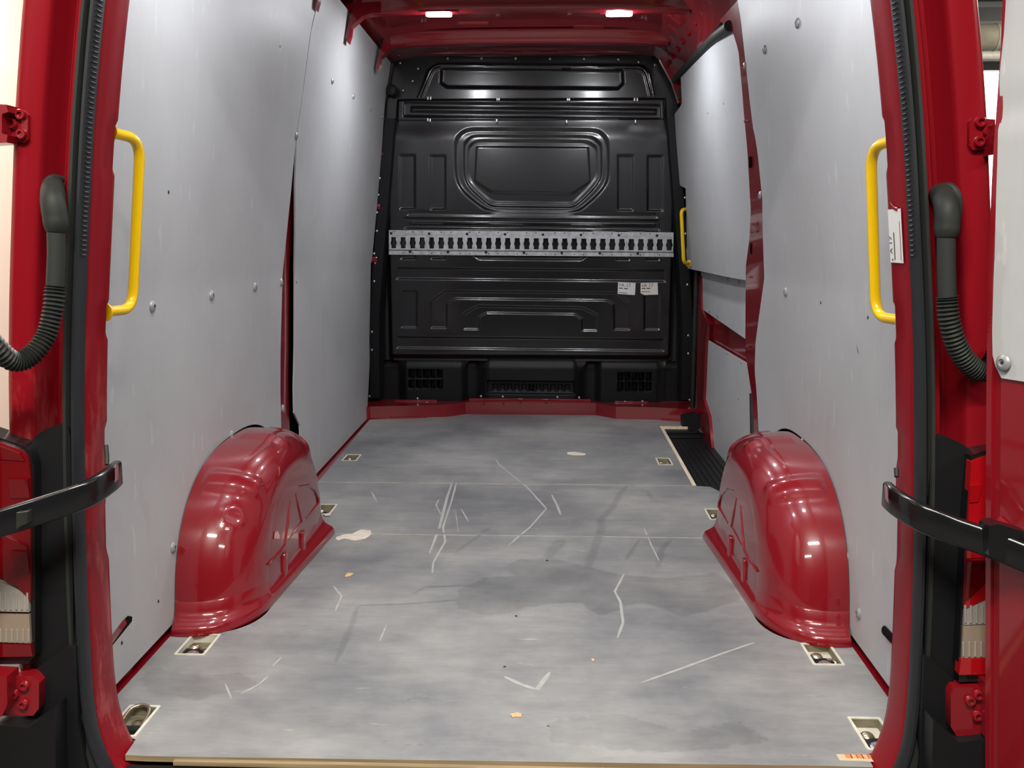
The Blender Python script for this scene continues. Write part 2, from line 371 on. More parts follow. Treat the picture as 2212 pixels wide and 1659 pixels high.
# ------------------------------------------------------------------ load floor
fl = struct('floor', (0, 3.4, -.05))
MB().box(-.97, .97, 1.62, 5.42, -.10, -.05).build('subfloor', M['red'], fl)
TR = [(-1, .792, 1.834, .072, .132), (1, .793, 1.842, .072, .132), (-1, .792, 2.215, .078, .124), (1, .794, 2.219, .078, .124),
      (-1, .753, 3.41, .076, .144), (1, .745, 3.405, .076, .138), (-1, .823, 4.253, .072, .126), (1, .649, 4.233, .068, .134)]
def hole(k): s_, x, y, w_, l_ = TR[k]; return rrect(s_ * x - w_ / 2 + .003, s_ * x + w_ / 2 - .003, y - l_ / 2 + .003, y + l_ / 2 - .003, .004, 2)
def arch_prof(u): c = math.sqrt(max(0., 1 - u ** 2.4)); return ARC - .03 * u, .30 + .215 * c, .322 + .098 * math.sqrt(max(0., 1 - u ** 4))
def foot(side, n=26, grow=.044):
    """outline of a wheel arch on the floor, rear to front"""
    o = []
    for k in range(n + 1):
        u = math.sin(k / n * math.pi / 2); c, a, b = arch_prof(u)
        o.append((side * (.885 - (.195 + grow * .3) * u), c - a - grow * (.15 + .85 * u)))
    return o + [(side * (.69 - grow * .3), 3.125)]
T = .012
rear = [(-.66, 1.700), (.66, 1.716), (.70, 1.715), (.748, 1.715), (.752, 1.76), (.80, 1.785), (.876, 1.80)] + foot(1) + foot(-1)[::-1] + [(-.876, 1.80), (-.80, 1.785), (-.752, 1.76), (-.748, 1.702), (-.70, 1.700)]
MB().prism([rear, hole(0), hole(1), hole(2), hole(3)], flatz, -T, .0, 0, 1).build('floor_board', [M['floor'], M['wood']], fl)
mid = [(-.702, 3.127), (.702, 3.127), (.704, 3.2), (.80, 3.38), (.812, 3.735), (.79, 3.80), (.74, 3.812), (-.875, 3.812), (-.875, 3.4), (-.72, 3.28), (-.704, 3.2)]
MB().prism([mid, hole(4), hole(5)], flatz, -T, .0018, 0, 1).build('floor_board', [M['floor'], M['jointgrey']], fl)
front = [(-.875, 3.8135), (.716, 3.8135), (.727, 5.06), (.885, 5.06), (.88, 5.19), (.736, 5.245), (.50, 5.265), (.39, 5.372), (-.378, 5.372), (-.444, 5.313), (-.495, 5.283), (-.758, 5.231), (-.915, 5.185)]
MB().prism([front, hole(6), hole(7)], flatz, -T, .0036, 0, 1).build('floor_board', [M['floor'], M['jointgrey']], fl)
MB().box(-.645, .662, 1.688, 1.6995, -.013, -.003, .001).build('edge_strip', M['wood'], fl)
MB().box(-.74, .74, 1.60, 1.694, -.10, -.0145, .003).build('sill_shade', M['blackmatt'], fl)  # black box added for the darkness below the sill edge
es = MB(); es.prism([[(.716, 3.815), (.732, 3.815), (.743, 5.058), (.727, 5.058)]], flatz, -.01, .0045); es.build('edge_strip', M['woodlight'], fl)
MB().box(.743, .88, 5.047, 5.06, -.01, .0045).build('edge_strip', M['woodlight'], fl)
for s_ in (-1, 1):
    MB().prism([[(s_ * .868, 1.765), (s_ * .96, 1.765), (s_ * .96, 2.36), (s_ * .868, 2.33)]], flatz, -.05, -.002).build('side_sill', M['red'], fl)
    MB().prism([[(s_ * .874, 3.36), (s_ * .97, 3.36), (s_ * .97, 3.75), (s_ * .874, 3.75)]], flatz, -.05, -.004).build('side_sill', M['red'], fl)
MB().prism([[(-.874, 3.75), (-.97, 3.75), (-.97, 5.3), (-.9, 5.3)]], flatz, -.05, -.004).build('side_sill', M['red'], fl)
# scratches and damp marks worn into the boards
def ztop(y): return .0002 if y < 3.127 else .0020 if y < 3.813 else .0038
def mark(name, pts, wd, mm):
    P = [at(u, v, z=0) for u, v in pts]; P = [P[0]] + [q for i in range(len(P) - 1) for q in (P[i].lerp(P[i + 1], .33), P[i].lerp(P[i + 1], .67), P[i + 1])]
    vs, fs = [], []
    for i, p in enumerate(P):
        t = (P[min(i + 1, len(P) - 1)] - P[max(i - 1, 0)]).normalized(); nn = Vector((-t.y, t.x, 0)); q = .75 * wd * (.5 if i in (0, len(P) - 1) else random.uniform(.8, 1.2)) / 2
        vs += [p + nn * q, p - nn * q]
    for p in vs: p.z = ztop(p.y) + (.0003 if name == 'scratch' else .00015)
    fs = [(2 * i, 2 * i + 1, 2 * i + 3, 2 * i + 2) for i in range(len(P) - 1)]
    MB().add(vs, fs).build(name, mm, fl)
def blot(name, pts, mm, jag=.012, n=3, lift=0.):
    P = [at(u, v, z=0) for u, v in pts]; Q = []
    for i in range(len(P)):
        a, b = P[i], P[(i + 1) % len(P)]
        for j in range(n): q = a.lerp(b, j / n); Q.append((q.x + random.uniform(-jag, jag) * .7, q.y + random.uniform(-jag, jag)))
    m_ = MB(); tris = tessellate_polygon([[Vector((*q, 0)) for q in Q]])
    m_.add([(q[0], q[1], ztop(q[1]) + lift) for q in Q], [tuple(t) for t in tris]).build(name, mm, fl)
for pts, wd in (([(1071, 993), (1078, 1006), (1140, 1055), (1180, 1100), (1145, 1140), (1098, 1178)], .012), ([(978, 1040), (966, 1075), (950, 1138), (928, 1195)], .013), ([(986, 1044), (975, 1085), (957, 1140), (962, 1170), (936, 1215), (934, 1238)], .010),
                ([(1192, 1070), (1204, 1094), (1211, 1113)], .013), ([(948, 1080), (942, 1092), (952, 1112)], .008), ([(996, 1100), (1012, 1128)], .008), ([(1390, 1140), (1408, 1180), (1424, 1212)], .007),
                ([(1348, 1240), (1328, 1278), (1340, 1300), (1346, 1345), (1334, 1378)], .010), ([(1385, 1475), (1470, 1445), (1560, 1412), (1630, 1388)], .010), ([(720, 1266), (738, 1288), (724, 1320)], .008),
                ([(487, 1478), (500, 1510)], .006), ([(520, 1500), (560, 1478), (580, 1460)], .007), ([(588, 1440), (608, 1420)], .007), ([(1090, 1462), (1128, 1480), (1160, 1490), (1188, 1452)], .015), ([(820, 1385), (835, 1350)], .006), ([(802, 1062), (814, 1086)], .010), ([(984, 1105), (990, 1152)], .004)):
    mark('scratch', pts, wd, M['pale'])
for pts, wd in (([(1352, 1052), (1338, 1068), (1325, 1095), (1296, 1124), (1300, 1140), (1286, 1180), (1270, 1225)], .036), ([(1216, 1165), (1196, 1185), (1180, 1205)], .05), ([(1058, 1140), (1030, 1160), (985, 1192)], .022), ([(895, 1282), (916, 1268), (1050, 1263)], .016),
                ([(772, 1310), (760, 1350), (725, 1430)], .022), ([(775, 1308), (880, 1304), (960, 1298), (1060, 1290)], .012), ([(1450, 1165), (1430, 1185), (1420, 1225)], .03), ([(1395, 1060), (1412, 1082)], .016), ([(1380, 1165), (1352, 1210)], .02)):
    mark('damp_streak', pts, wd, M['wet'])
blot('damp_patch', [(1095, 1222), (1120, 1208), (1190, 1205), (1260, 1222), (1330, 1240), (1440, 1250), (1545, 1238), (1585, 1262), (1600, 1300), (1480, 1330), (1380, 1300), (1300, 1330), (1250, 1300), (1150, 1310), (1060, 1330), (985, 1310), (990, 1275), (1040, 1250), (1110, 1244)], M['wet'], .010, 12)
blot('damp_patch', [(800, 1560), (870, 1520), (900, 1500), (980, 1520), (1010, 1560), (950, 1600), (860, 1612), (790, 1590)], M['wet'], .009, 14)
blot('damp_patch', [(1180, 1560), (1330, 1540), (1480, 1580), (1600, 1560), (1660, 1600), (1500, 1622), (1300, 1618), (1190, 1600)], M['wet'], .009, 14)
blot('damp_patch', [(330, 1440), (440, 1462), (520, 1452), (560, 1480), (420, 1510), (330, 1500), (300, 1470)], M['wet'], .009, 12)
for u, v in ((1115, 1331), (1090, 1440), (1182, 1211)):
    blot('dark_fleck', [(u - 4, v), (u, v - 2), (u + 4, v), (u, v + 2)], M['dark'], .001, 1, .0002)

# ------------------------------------------------------------------ lining screws (one mesh, axis +X)
SCREW = MB().lathe([(.0001, 0), (.0145, 0), (.0148, .0014), (.0130, .0044), (.0085, .0072), (.0056, .0080), (.0056, .0060), (.0001, .0060)], (0, 0, 0), (1, 0, 0), 16).lathe([(.0001, .0060), (.0050, .0062), (.0001, .0063)], (0, 0, 0), (1, 0, 0), 8, 1).mesh('screw', [M['screw'], M['dark']])
RIVET = MB().lathe([(.0001, 0), (.0075, 0), (.0066, .003), (.0035, .0048), (.0001, .0052)], (0, 0, 0), (0, -1, 0), 10).mesh('rivet', M['steel'])
HOLE = MB().lathe([(.0001, 0), (.0045, 0), (.0045, .0006), (.0001, .0006)], (0, 0, 0), (1, 0, 0), 8).mesh('hole', M['dark'])
def screws(parent, side, pts, off=0., xs=None, me=None, sc_=1.):
    for u, v in pts:
        p = wp(u, v, side, off) if xs is None else at(u, v, x=xs)
        inst('screw' if me is None else 'screw_hole', me or SCREW, parent, p, (0, 0, 0 if side < 0 else math.pi), sc_)

# ------------------------------------------------------------------ side walls
def lining(parent, side, ya, yb, z0, z1, ns, nt, xf=None, cut=None, th=.006, name='lining_panel', mm='panel'):
    xf = xf or PX
    def fn(s, t):
        zz = lerp(z0, z1, t); y = lerp(ya(zz), yb(zz), s); zc = max(z0, cut(y)) if cut else z0
        z = lerp(zc, z1, t); return (side * xf(z, y), y, z)
    return MB().shell(ns, nt, fn, lambda p: p + Vector((side * th, 0, 0))).build(name, M[mm], parent, ang=50)
wl = struct('wall_left', (-.95, 3.5, 0))
wr = struct('wall_right', (.95, 2.6, 0))
for side, par, y1 in ((-1, wl, 5.45), (1, wr, 3.55)):
    MB().shell(30, 24, lambda s, t: (side * (PX(lerp(-.1, 2.12, t), 3.0) + .07), lerp(2.05, y1, s), lerp(-.1, 2.12, t)), lambda p: p + Vector((side * .03, 0, 0))).build('body_side', M['red'], par, ang=60)
yf_l = itp([(.0, 3.39), (.26, 3.394), (.4, 3.405), (.613, 3.403), (.87, 3.423), (1.142, 3.446), (1.41, 3.469), (1.652, 3.547), (1.918, 3.63), (2.0, 3.68)])
yr_l = itp([(.025, 3.68), (.28, 3.68), (.30, 3.66), (.33, 3.596), (.606, 3.614), (.88, 3.608), (1.06, 3.56), (1.228, 3.505), (1.40, 3.478), (1.43, 3.482), (1.658, 3.556), (1.923, 3.64), (2.0, 3.70)])
pl_ = lining(wl, -1, lambda z: 1.765, yf_l, .022, 2.02, 90, 60, cut=arch_cut)
screws(pl_, -1, [(328, 662), (456, 638), (550, 620), (373, 1183), (500, 940), (607, 610), (610, 882)])
screws(pl_, -1, [(605, 100), (263, 1389), (364, 415), (342, 1299)], me=HOLE)
for nm, mm, o_, P in (('slot', 'hollow', -.0006, ((224, 1396), (266, 1340), (276, 1330), (286, 1332), (285, 1342), (232, 1408))), ('slot_edge', 'red', -.0012, ((224, 1398), (262, 1345), (270, 1336), (274, 1347), (230, 1409)))):  # flat patches on the panel; the black one paints the slot's shaded depth
    MB().add([wp(u, v, -1, o_) for u, v in P], [tuple(range(len(P)))]).build(nm, M[mm], pl_)
pf_ = lining(wl, -1, yr_l, lambda z: 5.19 + .13 * min(1, z / .33) + (.03 if z > .9 else 0), .006, 2.0, 60, 60)
screws(pf_, -1, [(717, 175), (763, 208), (800, 235), (825, 252), (639, 293)], sc_=.9)
screws(pf_, -1, [(640, 610), (836, 283)], me=HOLE)
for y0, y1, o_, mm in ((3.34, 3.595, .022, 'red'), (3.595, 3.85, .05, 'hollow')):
    MB().shell(3, 30, lambda s, t: (-(PX(lerp(.0, 2.0, t), 3.5) + o_), lerp(y0, y1, s), lerp(.0, 2.0, t)), lambda p: p + Vector((-.01, 0, 0))).build('inner_post' if mm == 'red' else 'cavity_shade', M[mm], wl)  # the black sheet stands for the shade in the open seam
# right: rear lining, the red pillar behind the sliding door
yf_r = itp([(.0, 3.40), (.238, 3.444), (.394, 3.513), (.528, 3.573), (.638, 3.554), (.75, 3.485), (.908, 3.384), (1.056, 3.33), (1.248, 3.353), (1.626, 3.459), (1.777, 3.503), (1.875, 3.518), (2.0, 3.54)])
pr_ = lining(wr, 1, lambda z: 1.765, yf_r, .022, 2.02, 90, 70, cut=arch_cut)
screws(pr_, 1, [(1724, 50), (1653, 107), (1610, 142), (1643, 422), (1698, 631), (1733, 957), (1796, 1063), (1829, 1203), (1856, 1325)])
screws(pr_, 1, [(1773, 654), (1875, 686), (1691, 953)], me=HOLE)
MB().tube([wp(*p, 1, -.003) for p in ((1910, 1361), (1924, 1376), (1938, 1390))], .011, 10, flat=.6).build('slot', M['hollow'], pr_)
yp_r = itp([(-.05, 3.60), (.211, 3.60), (.388, 3.649), (.452, 3.714), (.572, 3.806), (.912, 3.791), (1.04, 3.664), (1.144, 3.604), (1.348, 3.589), (1.569, 3.612), (1.724, 3.642), (1.808, 3.727), (1.9, 3.95), (2.0, 4.0)])
t2 = struct('trim_2', (.93, 3.6, 0))
MB().shell(8, 70, lambda s, t: (PX(lerp(-.04, 1.98, t), 3.55) + .012 + .012 * math.sin(math.pi * s) * 0 + (.07 if s > .9 else 0), lerp(yf_r(lerp(-.04, 1.98, t)) - .05, yp_r(lerp(-.04, 1.98, t)), min(1, s / .88)), lerp(-.04, 1.98, t)), lambda p: p + Vector((.012, 0, 0))).build('pillar_skin', M['red'], t2, ang=50)
MB().tube([wp(*p, 1, .010) for p in ((1622, 338), (1623, 350), (1622, 362))], .009, 8, flat=.3).build('slot', M['hollow'], t2)
MB().tube([wp(*p, 1, .010) for p in ((1622, 525), (1622, 535), (1622, 546))], .011, 8, flat=.3).build('slot', M['hollow'], t2)
MB().tube([wp(*p, 1, .010) for p in ((1634, 966), (1634, 976))], .010, 8, flat=.3).build('slot', M['hollow'], t2)
for u0, u1, v in ((1608, 1618, 262), (1624, 1636, 484), (1622, 1636, 500), (1613, 1626, 598), (1614, 1626, 705), (1614, 1626, 748)):
    MB().tube([wp(u, v, 1, .011) for u in (u0, u1)], .005, 8, flat=.4).build('bead', M['red'], t2)
MB().tube([wp(*p, 1, .045) for p in ((1626, 850), (1627, 900), (1628, 985))], .014, 8).build('weather_strip', M['rubber'], t2)
# sliding door in the right side
d1 = struct('door_1', (.96, 4.5, 0))
PD = lambda z, y: .022 * max(0, 4.2 - y) / .65 + float(np.interp(z, [.8, .87, 1.33, 1.6, 1.85, 2.0], [.907, .900, .842, .812, .79, .775]))
MB().shell(4, 20, lambda s, t: (float(np.interp(lerp(-.06, 1.95, t), [-.06, .9, 1.9], [.985, .975, .86])), lerp(3.55, 5.40, s), lerp(-.06, 1.95, t)), lambda p: p + Vector((.03, 0, 0))).build('door_skin', M['red'], d1)
ya_d = itp([(.86, 5.355), (.965, 5.36), (.98, 5.31), (1.30, 5.15), (1.325, 5.355), (1.715, 5.35), (1.728, 5.06), (1.86, 5.05)])
u_ = lining(d1, 1, lambda z: 3.56, ya_d, .862 , 1.86, 30, 90, xf=PD, th=.008)
screws(u_, 1, [(1563, 224), (1529, 245), (1546, 72)], me=HOLE, xs=.80)
q = [at(*p, x=.955) for p in ((1514, 588), (1514, 662), (1517, 668), (1630, 746), (1630, 596))]
m1 = MB().prism([[(p.y, p.z) for p in q]], lambda a, b, h: (h, a, b), .961, .955).build('lining_panel', M['panel'], d1)
screws(m1, 1, [(1533, 670), (1551, 681), (1597, 611), (1573, 604)], xs=.955, sc_=.8)
q = [at(*p, x=.96) for p in ((1526, 733), (1630, 795), (1645, 870), (1645, 1020), (1562, 1012), (1541, 968), (1537, 930), (1535, 905), (1530, 880), (1522, 862))]
m2 = MB().prism([[(p.y, p.z) for p in q]], lambda a, b, h: (h, a, b), .966, .96).build('lining_panel', M['panel'], d1)
screws(m2, 1, [(1547, 746), (1572, 765), (1601, 785), (1553, 908), (1595, 863)], me=HOLE, xs=.96)
screws(m2, 1, [(1566, 1005)], xs=.96, sc_=.8)
q = [at(*p, x=.945) for p in ((1506, 596), (1513, 596), (1515, 668), (1530, 700), (1524, 735), (1519, 862), (1531, 900), (1537, 968), (1524, 968), (1518, 930), (1504, 890))]
MB().prism([[(p.y, p.z) for p in q]], lambda a, b, h: (h, a, b), .985, .945).build('door_edge', M['red'], d1)
MB().prism([[(p.y, p.z) for p in (at(*k, x=.935) for k in ((1474, 398), (1482, 402), (1487, 530), (1479, 533)))]], lambda a, b, h: (h - .07, a, b), .96, .94).build('handle_plate', M['blackmatt'], d1)
MB().tube([(.79, y, z) for y, z in ((3.74, 1.835), (4.05, 1.858), (4.6, 1.872), (5.3, 1.885))], .021, 12).build('weather_strip', M['rubber'], d1)
MB().tube([(.83, y, z) for y, z in ((3.70, 1.855), (4.05, 1.878), (4.6, 1.892), (5.3, 1.905))], .03, 12).build('weather_strip', M['rubber'], d1)
MB().tube([(.935, 5.25, z) for z in (.02, .4, .8, 1.2)], .014, 10).build('weather_strip', M['rubber'], d1)

# ------------------------------------------------------------------ roof
ce = struct('ceiling', (0, 3.5, 2.12))
MB().shell(20, 40, lambda s, t: (lerp(-.80, .80, s), lerp(1.70, 5.46, t), 2.125 - .05 * (2 * s - 1) ** 4 - .062 * float(ss(.52, .90, np.float64(t)))), lambda p: p + Vector((0, 0, .02))).build('roof_sheet', M['red'], ce, ang=60)
def bow(yc, zb, gus=True, hw=.05, hh=.09):
    pr = [(-hw - .03, zb + hh), (-hw - .008, zb + hh - .002), (-hw - .002, zb + hh - .010), (-hw + .010, zb + .024), (-hw + .014, zb + .012), (-hw + .020, zb + .004), (-hw + .030, zb), (hw - .030, zb), (hw - .020, zb + .004), (hw - .012, zb + .014), (hw + .004, zb + hh - .006), (hw + .03, zb + hh)]
    xs = np.linspace(-.70, .70, 29)
    vs = [(x, yc + a, b - .012 * abs(x / .7) ** 3) for x in xs for a, b in pr]; k = len(pr)
    o = MB().add(vs, [(i * k + j, i * k + j + 1, (i + 1) * k + j + 1, (i + 1) * k + j) for i in range(28) for j in range(k - 1)]).build('roof_bow', M['red'], ce)
    if gus:
        for s_ in (-1, 1):
            if s_ == 1 and yc > 3.5: continue
            P = [(-.700, zb + hh), (-.738, zb + .02), (-.779, zb - .105), (-.768, zb - .128), (-.757, zb - .095), (-.752, zb - .062), (-.700, zb - .02), (-.655, zb - .004), (-.62, zb - .004), (-.62, zb + hh)]
            g_ = MB().prism([P if s_ < 0 else [(-a, b) for a, b in P]], lambda a, b, h: (a, h, b), yc - .045, yc - .036)
            P2 = P[3:9] if s_ < 0 else [(-a, b) for a, b in P[3:9]]
            for i in range(len(P2) - 1):
                (a, b), (c, d) = P2[i], P2[i + 1]; g_.add([(a, yc - .045, b), (c, yc - .045, d), (c, yc + .012, d), (a, yc + .012, b)], [(0, 1, 2, 3)])
            g_.build('bow_bracket', M['red'], ce)
for y in (2.15, 2.9, 3.62): bow(y, 2.0)
bow(4.19, 1.995); bow(4.92, 2.002, hw=.06, hh=.062)
MB().box(-.78, .78, 5.37, 5.46, 2.045, 2.11, .012).build('front_header', M['red'], ce)
for x in np.linspace(-.6, .6, 7): MB().box(x - .05, x + .05, 5.36, 5.375, 2.055, 2.085, .004).build('header_bead', M['red'], ce)
for u0, u1, v in ((985, 1060, 45), (1235, 1310, 50), (1090, 1200, 57)):
    a, b = at(u0, v, z=2.082), at(u1, v, z=2.082); MB().tube([a, a.lerp(b, .08), a.lerp(b, .92), b], [.012, .024, .024, .012], 12, flat=1.).build('roof_bead', M['red'], ce)
cr = MB()
cr.shell(24, 6, lambda s, t: (lerp(.60, .79, t) + .012 * math.sin(t * math.pi), lerp(3.52, 5.36, s), lerp(2.09, 1.90, t) + lerp(-.02, .012, s)), lambda p: p + Vector((.03, 0, .03))); cr.build('cant_rail', M['red'], ce)
for y in np.linspace(3.7, 5.2, 9):
    p = Vector((.735, y, 1.955)); MB().tube([p + Vector((.008, -.02, -.004)), p + Vector((-.004, .0, .010)), p + Vector((.008, .02, -.004))], .006, 6).build('clip', M['red'], ce)
for k in range(4):
    a = Vector((.60 + .03 * k, 4.28 + .16 * k, 2.075 - .02 * k)); MB().tube([a, a + Vector((.07, .03, -.055))], .010, 8).build('roof_bead', M['red'], ce)
q = [at(*p, y=5.27) for p in ((1425, 128), (1452, 178), (1466, 222), (1474, 222), (1474, 180), (1500, 140), (1530, 100), (1500, 90), (1440, 92))]
MB().prism([[(p.x, p.z) for p in q]], lambda a, b, h: (a, h, b), 5.27, 5.31).build('corner_gusset', M['red'], ce)
q = [at(*p, y=5.262) for p in ((1463, 190), (1471, 190), (1471, 214), (1466, 214))]
MB().prism([[(p.x, p.z) for p in q]], lambda a, b, h: (a, h, b), 5.255, 5.268).build('plug', M['rubber'], ce)
def led_lamp(x, y, z, label):
    t = thing('ceiling_lamp', (x, y, z), label, 'lamp', 'small strip lamps on the van roof')
    MB().box(x - .085, x + .085, y - .030, y + .030, z + .004, z + .016, .004).build('housing', M['red'], t)
    MB().prism([rrect(x - .056, x + .056, y - .022, y + .022, .018)], flatz, z + .006, z - .006).build('lens', M['led'], t)
    area('lamp_light', (x, y, z - .012), (0, 0, 0), .11, .04, LED_W, LED_COL)
    pl = bpy.data.lights.new('lamp_side_light', 'POINT'); pl.energy = LED_W * .34; pl.color = LED_COL; pl.shadow_soft_size = .022       # what leaves the domed lens sideways
    po = bpy.data.objects.new('lamp_side_light', pl); COL.objects.link(po); po.location = (x, y, z - .034)
led_lamp(-.375, 4.187, 1.988, 'bright white strip lamp on the red van roof, left of two'); led_lamp(.403, 4.21, 1.988, 'bright white strip lamp on the red van roof, right of two')
led_lamp(-.385, 2.14, 1.99, 'bright white strip lamp near the rear doors, left side of the roof'); led_lamp(.395, 2.14, 1.99, 'bright white strip lamp near the rear doors, right side of the roof')

# ------------------------------------------------------------------ bulkhead: pressed sheet, relief in metres towards the load bay
def sd_poly(P, X, Z):
    P = [BX(*p) for p in P]; d = np.full(X.shape, 1e9); ins = np.zeros(X.shape, bool); n = len(P)
    for i in range(n):
        (ax, az), (bx, bz) = P[i], P[(i + 1) % n]; ex, ez = bx - ax, bz - az
        t = np.clip(((X - ax) * ex + (Z - az) * ez) / (ex * ex + ez * ez), 0, 1)
        d = np.minimum(d, np.hypot(X - ax - t * ex, Z - az - t * ez))
        if abs(ez) > 1e-9:
            c = ((az <= Z) & (bz > Z)) | ((bz <= Z) & (az > Z)); ins ^= c & (X < ax + (Z - az) / ez * ex)
    return np.where(ins, -d, d)
def sd_line(P, X, Z):
    P = [BX(*p) for p in P]; d = np.full(X.shape, 1e9)
    for (ax, az), (bx, bz) in zip(P, P[1:]):
        ex, ez = bx - ax, bz - az; t = np.clip(((X - ax) * ex + (Z - az) * ez) / (ex * ex + ez * ez), 0, 1)
        d = np.minimum(d, np.hypot(X - ax - t * ex, Z - az - t * ez))
    return d
def sd_round(P, X, Z, r):
    P = [BX(*p) for p in P]; c = np.mean(P, 0); acc = None; n = len(P); ds = []
    for i in range(n):
        (ax, az), (bx, bz) = P[i], P[(i + 1) % n]; L = math.hypot(bx - ax, bz - az); nx, nz = (bz - az) / L, -(bx - ax) / L
        if nx * (c[0] - ax) + nz * (c[1] - az) > 0: nx, nz = -nx, -nz
        ds.append(nx * (X - ax) + nz * (Z - az))
    D = np.stack(ds); m = D.max(0); return m + r * np.log(np.exp((D - m) / r).sum(0))
def press_r(h, P, depth, soft, X, Z, r): return h + depth * ss(soft, -soft, sd_round(P, X, Z, r))
def press(h, P, depth, soft, X, Z, rnd=0., minus=None):
    d = sd_poly(P, X, Z) - rnd
    if minus: d = np.maximum(d, -sd_poly(minus, X, Z))
    return h + depth * ss(soft, -soft, d)
box4 = lambda x0, x1, y0, y1, sl=.01: [(x0, y0), (x1, y0 + (x1 - x0) * sl), (x1, y1 + (x1 - x0) * sl), (x0, y1)]
def relief_main(X, Z):
    side = ss(.805, .835, np.abs(X)); h = -.055 * side
    h = h - .040 * ss(.365, .325, Z) * (1 - side)                       # turned-in lower edge
    h = h - .016 * ss(1.575, 1.70, Z) * (1 - side)                     # shoulder below the cross beam
    k = .006
    for x0, x1, y0, y1 in ((864, 896, 335, 451), (930, 962, 336, 452), (1335, 1367, 336, 454), (1399, 1431, 337, 455), (866, 897, 500, 559), (931, 962, 500, 559), (1332, 1360, 500, 561), (1396, 1424, 500, 561), (867, 900, 629, 707), (1392, 1425, 634, 712)):
        h = press(h, [(x0, y0), (x1, y0), (x1, y1), (x0, y1)], -.009, k, X, Z)
    h = press_r(h, [(1004, 278), (1296, 280), (1314, 300), (1315, 392), (1300, 416), (1246, 460), (1055, 458), (996, 413), (984, 390), (983, 298)], -.014, .012, X, Z, .014)
    h = press_r(h, [(1018, 292), (1280, 294), (1299, 310), (1300, 385), (1288, 405), (1241, 448), (1059, 446), (1010, 403), (1002, 385), (1002, 308)], -.010, .006, X, Z, .009)
    h = press_r(h, [(1028, 302), (1270, 304), (1290, 318), (1291, 380), (1281, 396), (1237, 439), (1063, 437), (1017, 396), (1010, 380), (1011, 316)], -.005, .005, X, Z, .008)
    h = press_r(h, [(1029, 316), (1271, 318), (1275, 392), (1236, 418), (1062, 415), (1025, 391)], .006, .0045, X, Z, .003)
    h = press(h, box4(880, 1420, 456, 465), -.005, .005, X, Z)
    h = press(h, box4(876, 1424, 472, 491), -.011, .006, X, Z, .004); h = press(h, box4(886, 1414, 480, 484), .009, .0045, X, Z)
    h = press(h, [(1012, 500), (1279, 500), (1268, 552), (1256, 562), (1035, 560), (1022, 550)], -.009, k, X, Z)
    h = press(h, [(857, 579), (1437, 585), (1437, 608), (857, 602)], -.011, k, X, Z)
    h = press(h, [(931, 651), (961, 629), (1332, 633), (1361, 654), (1361, 712), (931, 708)], -.010, k, X, Z, minus=[(965, 656), (982, 645), (1310, 649), (1326, 657), (1327, 730), (965, 730)])
    h = press(h, [(1002, 678), (1033, 661), (1258, 665), (1290, 681), (1290, 714), (1002, 711)], -.010, k, X, Z, minus=[(1034, 685), (1051, 676), (1240, 679), (1257, 689), (1258, 735), (1034, 735)])
    h = press(h, [(857, 728), (1434, 734), (1434, 758), (857, 751)], -.011, k, X, Z)
    return h
def relief_beam(X, Z):
    h = .012 * ss(.83, .79, np.abs(X)) * ss(1.683, 1.695, Z) * ss(1.808, 1.797, Z) - .02
    h = press(h, box4(866, 1436, 223, 248), -.014, .006, X, Z, .006); return press(h, box4(888, 1420, 231, 240), .013, .006, X, Z)
def relief_top(X, Z):
    h = -.030 + .020 * (Z - 1.86)
    d = sd_line([(903, 214), (929, 154), (936, 145), (948, 141), (1378, 145), (1390, 149), (1397, 158), (1412, 218)], X, Z)
    h = h + .006 * np.exp(-((d - .008) / .0045) ** 2)
    h = h + .008 * ss(.0, .03, sd_poly([(903, 240), (929, 154), (945, 143), (1385, 146), (1397, 158), (1412, 240)], X, Z)) * -1
    return press(h, [(953, 146), (1345, 150), (1346, 178), (1336, 188), (964, 185), (952, 176)], -.020, .010, X, Z, .002)
def relief_kick(X, Z):
    ax = np.abs(X - .008); h = -.075 + .050 * ss(.37, .42, ax) * ss(.80, .735, ax) + .060 * ss(.34, .24, ax) - .02 * ss(.27, .33, Z)
    h = press(h, [(1052, 824), (1241, 826), (1241, 853), (1052, 851)], -.026, .006, X, Z)
    for i in range(11): x = 1064.5 + 15.65 * i; h = press(h, box4(x, x + 9.5, 832 + i * .15, 846 + i * .15), -.012 if i != 5 else -.04, .0035, X, Z)
    for x0, y0 in ((882, 800), (1336, 806)):
        for i in range(5):
            for j in range(2): x, y = x0 + 15.3 * i, y0 + 22.3 * j; h = press(h, box4(x, x + 10.5, y, y + 17.5), -.06, .0035, X, Z)
    return h
wfr = struct('wall_front', (0, YB, 0))
def sheet(name, z0, z1, fn, step=.0048, wz=((0, .97), (.8, .962), (1.0, .92), (1.3, .90), (1.75, .83), (2.04, .765))):
    xs = np.linspace(-.97, .97, int(1.94 / step)); zs = np.linspace(z0, z1, max(8, int((z1 - z0) / step)))
    X, Z = np.meshgrid(xs, zs, indexing='ij'); H = fn(X, Z); W = itp(wz)
    we = np.array([W(z) for z in zs])[None, :]; XO = np.where(np.abs(X) > .70, np.sign(X) * (.70 + (np.abs(X) - .70) / .27 * (we - .70)), X) if name != 'pressed_panel' else X
    nu, nv = X.shape; V = np.stack([XO, YB - H, Z], -1).reshape(-1, 3); m_ = MB(); m_.v = [tuple(p) for p in V]
    I = np.arange(nu * nv).reshape(nu, nv); F = np.stack([I[:-1, :-1], I[1:, :-1], I[1:, 1:], I[:-1, 1:]], -1).reshape(-1, 4); m_.f = [tuple(f) for f in F.tolist()]; m_.m = [0] * len(m_.f)
    return m_.build(name, M['black'] if name != 'kick_panel' else M['blackmatt'], wfr, ang=70)
